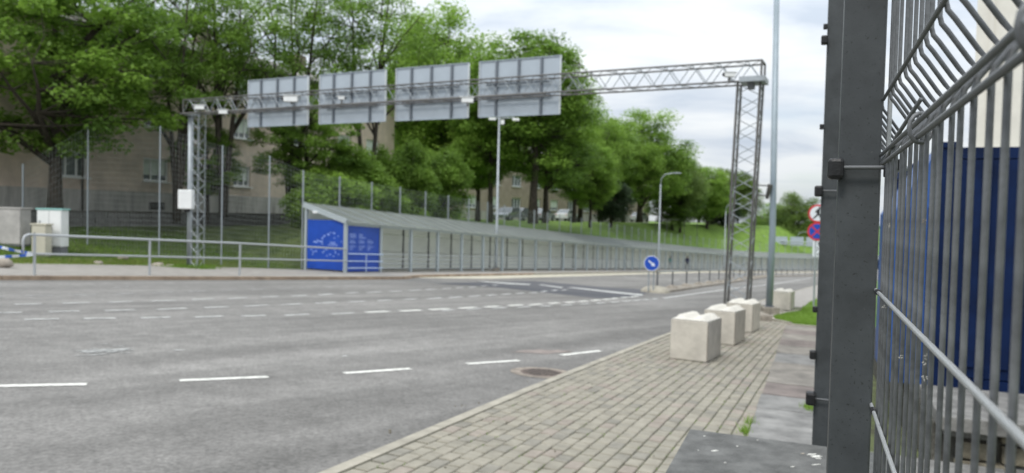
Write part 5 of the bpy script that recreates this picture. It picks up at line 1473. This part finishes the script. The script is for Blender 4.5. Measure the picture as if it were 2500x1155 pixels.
y_ = 30.7; sc = HV(1591, 643, y_); base_p = Vector((sc.x, sc.y + .05, zg(sc.x, sc.y)))
t = thing('keep_right_sign', 'round blue sign with a white arrow pointing down right on the median nose', 'traffic sign', base_p)
ax = facing(sc)
for dx in (-.09, .12): rod('pole', base_p + Vector((dx, .04, .05)), Vector((sc.x + dx, sc.y + .09, sc.z + .2)), .027, MT['galv'], t, 8)
disc(t, sc, .32, MT['swhite'], 'sign_plate', ax, 0, .015); disc(t, sc, .295, MT['sblue'], 'blue_field', ax, .004, .003)
a_ = rad(-40); ca_, sa_ = cos(a_), sin(a_)
ar = [(-.17, -.028), (.04, -.028), (.04, -.085), (.19, 0), (.04, .085), (.04, .028), (-.17, .028)]
poly(t, sc, [(x * ca_ - y * sa_, x * sa_ + y * ca_) for x, y in ar], MT['swhite'], 'arrow', ax, .008)

# ------------------------------------------------------------------ signs beside the lawn
y_ = 26.0; s1c = HV(1997, 521.5, y_); s2c = HV(1995, 565, y_); s3c = HV(1999, 607, y_)
bz = zg(s1c.x - .05, y_)
t = thing('sign_post', 'pole with a red-ringed no-pedestrians sign, a no-stopping sign and a white plate', 'traffic sign', (s1c.x - .06, y_ + .06, bz + .05))
rod('pole', Vector((HV(1990, 700, y_).x, y_ + .06, bz + .0)), Vector((s1c.x - .03, y_ + .06, s1c.z + .25)), .034, MT['galv'], t, 10)
ax = facing(s1c)
R1 = .325
pl_ = subreg(disc(t, s1c, R1, MT['sred'], 'no_pedestrians_plate', ax, 0, .015)); disc(pl_, s1c, R1 * .80, MT['swhite'], 'white_field', ax, .004, .003)
fig = [[(-.02, .02), (.06, .06), (.07, .16), (.0, .17), (-.05, .12), (-.1, .04), (-.07, .03)], [(-.02, .03), (.05, .05), (.03, -.05), (-.05, -.12), (-.14, -.2), (-.17, -.18), (-.07, -.07)], [(.0, .03), (.06, .03), (.09, -.08), (.13, -.19), (.09, -.2), (.04, -.09)]]
for f_ in fig: poly(pl_, s1c, f_, MT['blackm'], 'walking_figure', ax, .008)
disc(pl_, s1c + Vector((0, 0, .2)) + ax[0] * .045, .035, MT['blackm'], 'walking_figure', ax, .008, .001)
p2_ = subreg(disc(t, s2c, R1, MT['sred'], 'no_stopping_plate', ax, 0, .015)); disc(p2_, s2c, R1 * .80, MT['sblue'], 'blue_field', ax, .004, .003)
for a_ in (rad(45), rad(-45)):
    ca_, sa_ = cos(a_), sin(a_); q = [(-.27, -.025), (.27, -.025), (.27, .025), (-.27, .025)]
    poly(p2_, s2c, [(x * ca_ - y * sa_, x * sa_ + y * ca_) for x, y in q], MT['sred'], 'red_bar', ax, .008 if a_ > 0 else .0095)
p3_ = subreg(MB().box(s3c, (.40, .012, .58), (ax[0], ax[2], ax[1])).build('distance_plate', MT['swhite'], t, bevel=.004))
poly(p3_, s3c, [(-.018, .08), (.018, .08), (.018, .17), (.05, .17), (0, .25), (-.05, .17), (-.018, .17)], MT['blackm'], 'arrow', ax, .009)
def text(s, c, size, m_, nm, parent, ax, o_):
    cu = bpy.data.curves.new(nm, 'FONT'); cu.body = s; cu.size = size; cu.align_x = 'CENTER'; cu.align_y = 'CENTER'
    to = bpy.data.objects.new(nm, cu); COL.objects.link(to)
    bpy.context.view_layer.update()
    me = bpy.data.meshes.new_from_object(to.evaluated_get(bpy.context.evaluated_depsgraph_get())); bpy.data.objects.remove(to)
    me.materials.append(m_); o = bpy.data.objects.new(nm, me); COL.objects.link(o)
    M = Matrix.Identity(4)
    for i in range(3): M[i][0] = ax[0][i]; M[i][1] = ax[1][i]; M[i][2] = ax[2][i]; M[i][3] = (c + ax[2] * o_)[i]
    o.parent = parent; o.matrix_basis = PINV[parent.name] @ M; return o
text('70', s3c + Vector((0, 0, -.04)), .20, MT['blackm'], 'lettering', p3_, ax, .009)
text('m', s3c + Vector((0, 0, -.19)), .18, MT['blackm'], 'lettering', p3_, ax, .009)

# ------------------------------------------------------------------ walkers
def person(p, hgt, heading, top, legs, lb, stride=.22):
    t = thing('person', lb, 'person', (p.x, p.y, p.z), heading)
    k = hgt / 1.75
    V = [(0, 0, .95), (0, 0, 1.15), (0, 0, 1.42), (0, 0, 1.53), (0, .01, 1.64), (0, .01, 1.74),
         (.10, 0, .90), (.11, stride, .50), (.11, stride * 1.2, .08), (.11, stride * 1.2 + .15, .03),
         (-.10, 0, .90), (-.11, -stride * .6, .50), (-.11, -stride * 1.5, .10), (-.11, -stride * 1.5 + .14, .04),
         (.19, 0, 1.42), (.23, -.10, 1.15), (.24, .02, .92), (.24, .05, .82),
         (-.19, 0, 1.42), (-.23, .12, 1.15), (-.24, .20, .94), (-.24, .24, .85)]
    E_ = [(0, 1), (1, 2), (2, 3), (3, 4), (4, 5), (0, 6), (6, 7), (7, 8), (8, 9), (0, 10), (10, 11), (11, 12), (12, 13), (2, 14), (14, 15), (15, 16), (16, 17), (2, 18), (18, 19), (19, 20), (20, 21)]
    rad_ = [.14, .13, .15, .055, .095, .075, .09, .06, .045, .035, .09, .06, .045, .035, .065, .045, .033, .03, .065, .045, .033, .03]
    me = bpy.data.meshes.new('body'); me.from_pydata([tuple(c * k for c in v) for v in V], E_, []); me.update()
    o = bpy.data.objects.new('body', me); COL.objects.link(o); o.parent = t
    sk_ = o.modifiers.new('skin', 'SKIN'); 
    me.skin_vertices[0] if len(me.skin_vertices) else None
    if not len(me.skin_vertices):
        bm_ = None
        import bmesh
        bm_ = bmesh.new(); bm_.from_mesh(me); bm_.verts.layers.skin.verify(); bm_.to_mesh(me); bm_.free()
    for i, r_ in enumerate(rad_): me.skin_vertices[0].data[i].radius = (r_ * k, r_ * k * .8)
    me.skin_vertices[0].data[0].use_root = True
    sb_ = o.modifiers.new('smooth', 'SUBSURF'); sb_.levels = 1; sb_.render_levels = 1
    bpy.context.view_layer.update()
    m2 = bpy.data.meshes.new_from_object(o.evaluated_get(bpy.context.evaluated_depsgraph_get()))
    o.modifiers.clear(); o.data = m2; m2.materials.clear()
    for q in (legs, top, MT['skin']): m2.materials.append(q)
    for f in m2.polygons:
        f.use_smooth = True; c = f.center / k
        f.material_index = 2 if (c.z > 1.47 or (abs(c.x) > .19 and c.z < .97 and c.z > .7)) else (1 if c.z > .93 else 0)
    hb = MB(); 
    hp = []
    for j in range(5):
        ph = -.2 + (pi / 2 + .2) * j / 4
        for i in range(10): th = 2 * pi * i / 10; hp.append((.105 * k * cos(th) * cos(ph), (.012 + .115 * cos(ph) * sin(th)) * k - .012, (1.68 + .10 * sin(ph)) * k))
    hb.add(hp, [(j * 10 + i, j * 10 + (i + 1) % 10, (j + 1) * 10 + (i + 1) % 10, (j + 1) * 10 + i) for j in range(4) for i in range(10)])
    me = bpy.data.meshes.new('hair'); me.from_pydata(hb.v, [], hb.f); me.materials.append(MT['eave']); h_ = bpy.data.objects.new('hair', me); COL.objects.link(h_); h_.parent = t
MT['skin'] = mat('skin', (0.42, 0.26, 0.19), .6); MT['tealtop'] = mat('teal_cloth', (0.06, 0.28, 0.27), .8); MT['darkcloth'] = mat('dark_cloth', (0.025, 0.027, 0.035), .9); MT['bluecloth'] = mat('navy_cloth', (0.02, 0.03, 0.12), .9)
q = ST(60.5, 1.0); person(q, 1.66, -HD0, MT['tealtop'], MT['darkcloth'], 'person in a teal top and dark trousers walking inside the long covered walkway')
q = ST(67, .9); person(q, 1.74, -HD0 + pi, MT['bluecloth'], MT['darkcloth'], 'person in dark navy clothes walking in the walkway, farther than the teal one', .15)

# ------------------------------------------------------------------ manhole
mc = G(1323, 910); mc.z = zg(mc.x, mc.y)
t = thing('manhole_cover', 'round iron manhole cover in a brownish ring near the right kerb', 'manhole cover', mc)
def gdisc(R_, d, m_, nm, R0=0):
    N_ = 32; vs_ = [lift((mc.x + R_ * cos(2 * pi * i / N_), mc.y + R_ * sin(2 * pi * i / N_)), d) for i in range(N_)]
    if R0: vs_ += [lift((mc.x + R0 * cos(2 * pi * i / N_), mc.y + R0 * sin(2 * pi * i / N_)), d) for i in range(N_)]; f_ = [(i, (i + 1) % N_, N_ + (i + 1) % N_, N_ + i) for i in range(N_)]
    else: f_ = [tuple(range(N_))]
    return MB().add(vs_, f_).build(nm, m_, t)
gdisc(.40, .004, MT['rustring'], 'ring', .27); cv_ = subreg(gdisc(.272, .006, MT['rust'], 'cover'))
for i in range(-3, 4):
    for j in range(-3, 4):
        x, y = i * .07 + (.035 if j % 2 else 0), j * .065
        if x * x + y * y < .052:
            MB().slab([lift((mc.x + x + dx, mc.y + y + dy), .012) for dx, dy in ((-.018, -.015), (.018, -.015), (.018, .015), (-.018, .015))], .006).build('raised_stud', MT['eave'], cv_)

gr_pts = random.Random(31)
bits = MB()
for k_ in range(60):
    y = gr_pts.uniform(4.5, 17); x = kr_x(y) + gr_pts.choice([gr_pts.uniform(-.35, -.03), gr_pts.uniform(.15, 2.4)])
    s_ = gr_pts.uniform(.004, .012); c = lift((x, y), .002 if x < kr_x(y) else PH + .002)
    bits.box(c + Vector((0, 0, s_ * .4)), (s_ * 1.5, s_, s_ * .8), (Vector((cos(k_), sin(k_), 0)), Vector((-sin(k_), cos(k_), 0)), Vector((0, 0, 1))))
tag(stuff(bits.build('grit', MT['wallstone'])), 'small dark grit and crumbs scattered along the kerb and footway', 'grit')

# ------------------------------------------------------------------ parked cars on the terrace
def car(u, y, heading, m_, lb, van=False):
    X = (u - 1250) / 1800 * y; z = zterr(50) + .0
    t = thing('parked_car', lb, 'car', (X, y, z), heading, 'cars parked on the upper terrace')
    inv = PINV[t.name].inverted()
    def T(pts): return [inv @ Vector(p) for p in pts]
    prof = [(-2.1, .35), (2.1, .35), (2.15, .62), (1.95, .80), (1.1, .92), (.5, 1.40), (-1.0, 1.45), (-1.75, 1.0), (-2.1, .92)]
    W2 = .86; n = len(prof)
    P = [(x, -W2 * (1 if z_ < .95 else .82), z_) for x, z_ in prof] + [(x, W2 * (1 if z_ < .95 else .82), z_) for x, z_ in prof]
    MB().add(T(P), [tuple(range(n)), tuple(range(n, 2 * n))[::-1]] + [((i + 1) % n, i, n + i, n + (i + 1) % n) for i in range(n)]).build('body', m_, t, bevel=.04)
    for sd_ in (-1, 1):
        q = [(.95, .96), (.45, 1.34), (-.95, 1.38), (-1.5, 1.0)]
        P = [(x, sd_ * (W2 * (.99 if z_ < 1.05 else .86) + .012), z_) for x, z_ in q]
        MB().add(T(P), [(0, 1, 2, 3)]).build('side_window', MT['glass'], t)
    MB().add(T([(1.14, -.74, .94), (1.14, .74, .94), (.55, .66, 1.38), (.55, -.66, 1.38)]), [(0, 1, 2, 3)]).build('windscreen', MT['glass'], t)
    MB().add(T([(-1.80, -.72, 1.0), (-1.80, .72, 1.0), (-1.08, .66, 1.43), (-1.08, -.66, 1.43)]), [(0, 1, 2, 3)]).build('rear_window', MT['glass'], t)
    for x in (-1.35, 1.35):
        for sd_ in (-1, 1):
            w_ = subreg(MB().tube(T([(x, sd_ * .70, .32), (x, sd_ * .89, .32)]), .32, 14).build('wheel', MT['tyre'], t)); MB().tube(T([(x, sd_ * .885, .32), (x, sd_ * .90, .32)]), .19, 10).build('rim', MT['cars'], w_)
    for sd_ in (-1, 1):
        MB().box(inv @ Vector((2.13, sd_ * .62, .70)), (.08, .28, .14)).build('headlight', MT['white'], t); MB().box(inv @ Vector((-2.10, sd_ * .66, .80)), (.06, .22, .16)).build('tail_light', MT['sred'], t)
hc = pi / 2 - HD0
car(1275, 83, hc, MT['carg'], 'dark grey car parked behind the walkway, left of the tree trunks')
car(1322, 87, hc, MT['cars'], 'silver car parked between two tree trunks')
car(1384, 92, hc, MT['carw'], 'white car parked under the far building window')
car(1560, 112, hc, MT['carw'], 'white car at the top of the bank right of the evergreen bush')
car(1240, 78, hc + pi, MT['cars'], 'pale silver car parked leftmost behind the walkway')
p = ST(62, 7.5); 
X_, Y_ = p.x, p.y

# playground-like frame on the slope
fr = thing('washing_frame', 'thin metal frame standing on the far grass slope', 'frame', (ST(78, 8).x, ST(78, 8).y, hill(78, 8)))
fpts = [ST(74, 8, hill(74, 8)), ST(78, 8, hill(78, 8)), ST(83, 7.5, hill(83, 7.5)), ST(87, 7.2, hill(87, 7.2))]
ztop_ = max(p.z for p in fpts) + 2.3
for p in fpts: rod('upright', p, Vector((p.x, p.y, ztop_)), .05, MT['galv_dark'], fr, 6)
for a, c in zip(fpts, fpts[1:]): rod('crossbar', Vector((a.x, a.y, ztop_)), Vector((c.x, c.y, ztop_)), .04, MT['galv_dark'], fr, 6)

# ------------------------------------------------------------------ distant gantry
dg = thing('distant_sign_gantry', 'distant gantry carrying grey sign backs beyond the bend', 'gantry', AT(1930, 135, -8))
y_ = 135
pL, pR = HV(1842, 594, y_ + 3), HV(2030, 600, y_ - 4)
rod('beam', pL, pR, .12, MT['galv'], dg, 6); rod('beam', up(pL, .5), up(pR, .5), .12, MT['galv'], dg, 6)
for q in (pL, pR): rod('leg', Vector((q.x, q.y, zg(q.x, q.y))), up(q, .5), .2, MT['galv'], dg, 6)
for (ua, ub, va, vb) in [(1848, 1868, 576, 594), (1886, 1923, 578, 597), (1930, 1963, 579, 600), (1969, 2005, 580, 602)]:
    a = HV(ua, vb, y_ + .4); c = HV(ub, va, y_ + .4)
    MB().box(((a.x + c.x) / 2, y_ + .6, (a.z + c.z) / 2), (c.x - a.x, .15, c.z - a.z)).build('sign_back', MT['signback'], dg)

# ------------------------------------------------------------------ rocks and grass
def rock(u, v, y, r, lb, seed):
    p = HV(u, v, y); g_ = max(hz_at(p.x, p.y), zg(p.x, p.y) + (KH if v > 655 else 0)); rr_ = random.Random(seed); P = []
    t = 0
    for j in range(6):
        ph = -pi / 2 + pi * j / 5
        for i in range(9):
            th = 2 * pi * i / 9; k = r * rr_.uniform(.75, 1.1); P.append((p.x + cos(th) * cos(ph) * k * 1.3, p.y + sin(th) * cos(ph) * k, g_ + r * .4 + sin(ph) * k * .7))
    o = MB().add(P, [(j * 9 + i, j * 9 + (i + 1) % 9, (j + 1) * 9 + (i + 1) % 9, (j + 1) * 9 + i) for j in range(5) for i in range(9)]).build('rock', MT['rock'], None, True)
    return tag(o, lb, 'rock', 'loose stones near the footpath')
rock(2, 668, 22.4, .30, 'brownish boulder on the footpath at the left edge', 1)
rock(240, 638, 27.4, .16, 'pale stone in the grass behind the railing, left of its second post', 2)
rock(300, 632, 29.2, .18, 'small stone on the bank near the second railing post', 3)
rock(385, 645, 28.8, .22, 'pale stone just right of the second railing post', 4)
rock(415, 648, 28.9, .17, 'small grey stone left of the gantry pole', 5)

def blades(name, pts, h, w, m_, seed, per=1, tone=.5):
    g = np.random.default_rng(seed); P = np.array(pts); n = len(P)
    a = g.uniform(0, 2 * pi, n); hh = h * g.uniform(.5, 1.3, n); lean = g.normal(0, .35, (n, 2)) * hh[:, None]
    dx = np.stack([np.cos(a), np.sin(a)], 1) * (w * g.uniform(.6, 1.3, n))[:, None]
    V = np.zeros((n, 4, 3)); V[:, 0] = P; V[:, 1] = P; V[:, 0, :2] -= dx; V[:, 1, :2] += dx
    tip = P.copy(); tip[:, :2] += lean; tip[:, 2] += hh
    V[:, 2] = tip; V[:, 3] = tip; V[:, 2, :2] += dx * .2; V[:, 3, :2] -= dx * .2
    me = quads_mesh(name, V.reshape(-1, 3), m_, np.clip(g.normal(tone, .2, n), 0, 1)); o = bpy.data.objects.new(name, me); COL.objects.link(o); return stuff(o)
g = np.random.default_rng(3)
pts = []
for i in range(26000):      # near lawn at the right
    k = g.random() ** 1.3; seg = int(g.integers(0, len(left) - 7)); (x1, y1), (x2, y2) = left[seg], left[seg + 1]; q = g.random(); w = k * 5
    x, y = x1 + (x2 - x1) * q + w, y1 + (y2 - y1) * q - w * .3; pts.append((x, y, zg(x, y) + .045))
tag(blades('grass', pts, .075, .006, MT['blade'], 1, tone=.55), 'short bright grass of the lawn beside the footway', 'grass')
pts = []
for i in range(42000):      # verge and bank behind the left footpath
    s = g.uniform(-22, 0); e = te(s); t = e + (g.random() ** 1.6) * 7.6; p = ST(s, t); pts.append((p.x, p.y, hill(s, t) - .01))
tag(blades('grass', pts, .13, .009, MT['blade'], 2, tone=.42), 'rough green grass of the bank behind the left railing', 'grass')
pts = []
for i in range(16000):
    s = g.uniform(-22, -1.5); e = te(s); t = e - .1 + (g.random() ** 1.2) * 1.5; p = ST(s, t); pts.append((p.x, p.y, hill(s, t) - .01))
tag(blades('grass', pts, .12, .009, MT['blade_dry'], 3, tone=.5), 'yellowish tufts of grass along the edge of the left footpath', 'grass')
pts = []
for (u, v, r, n) in [(1820, 1058, .05, 60), (1830, 1035, .05, 40), (1975, 1000, .06, 120), (1980, 1005, .08, 80)]:
    c = G(u, v, PH)
    for i in range(n): pts.append((c.x + g.normal(0, r * .5), c.y + g.normal(0, r * .8), zg(c.x, c.y) + PH))
tag(blades('weeds', pts, .07, .004, MT['blade'], 4, tone=.7), 'small weeds sprouting between pavers and stone edging', 'weeds')
pts = []
for i in range(2600):
    c, _d, dd = cells[int(g.integers(0, min(len(cells), 1500)))]
    if g.random() < .93 and (int(c.x * 3.1 + c.y * 2.3) % 4): continue
    q = c + NP * (WP / 2) + DP * g.uniform(-.1, .1); pts += [(q.x + g.normal(0, .006), q.y + g.normal(0, .006), zg(q.x, q.y) + PH - .018) for _ in range(3)]
tag(blades('moss', pts, .022, .004, MT['blade'], 5, tone=.6), 'moss and tiny weeds in the paver joints', 'moss')
pts = [(gl.x + g.normal(0, .5), gl.y - .2 + g.normal(0, .25), zg(gl.x, gl.y) + KH) for _ in range(900)] + [(tl.x + g.normal(0, .4), tl.y - .1 + g.normal(0, .25), zg(tl.x, tl.y) + KH) for _ in range(700)]
tag(blades('grass', pts, .14, .009, MT['blade'], 6, tone=.5), 'tuft of grass growing around the left gantry foot', 'grass')
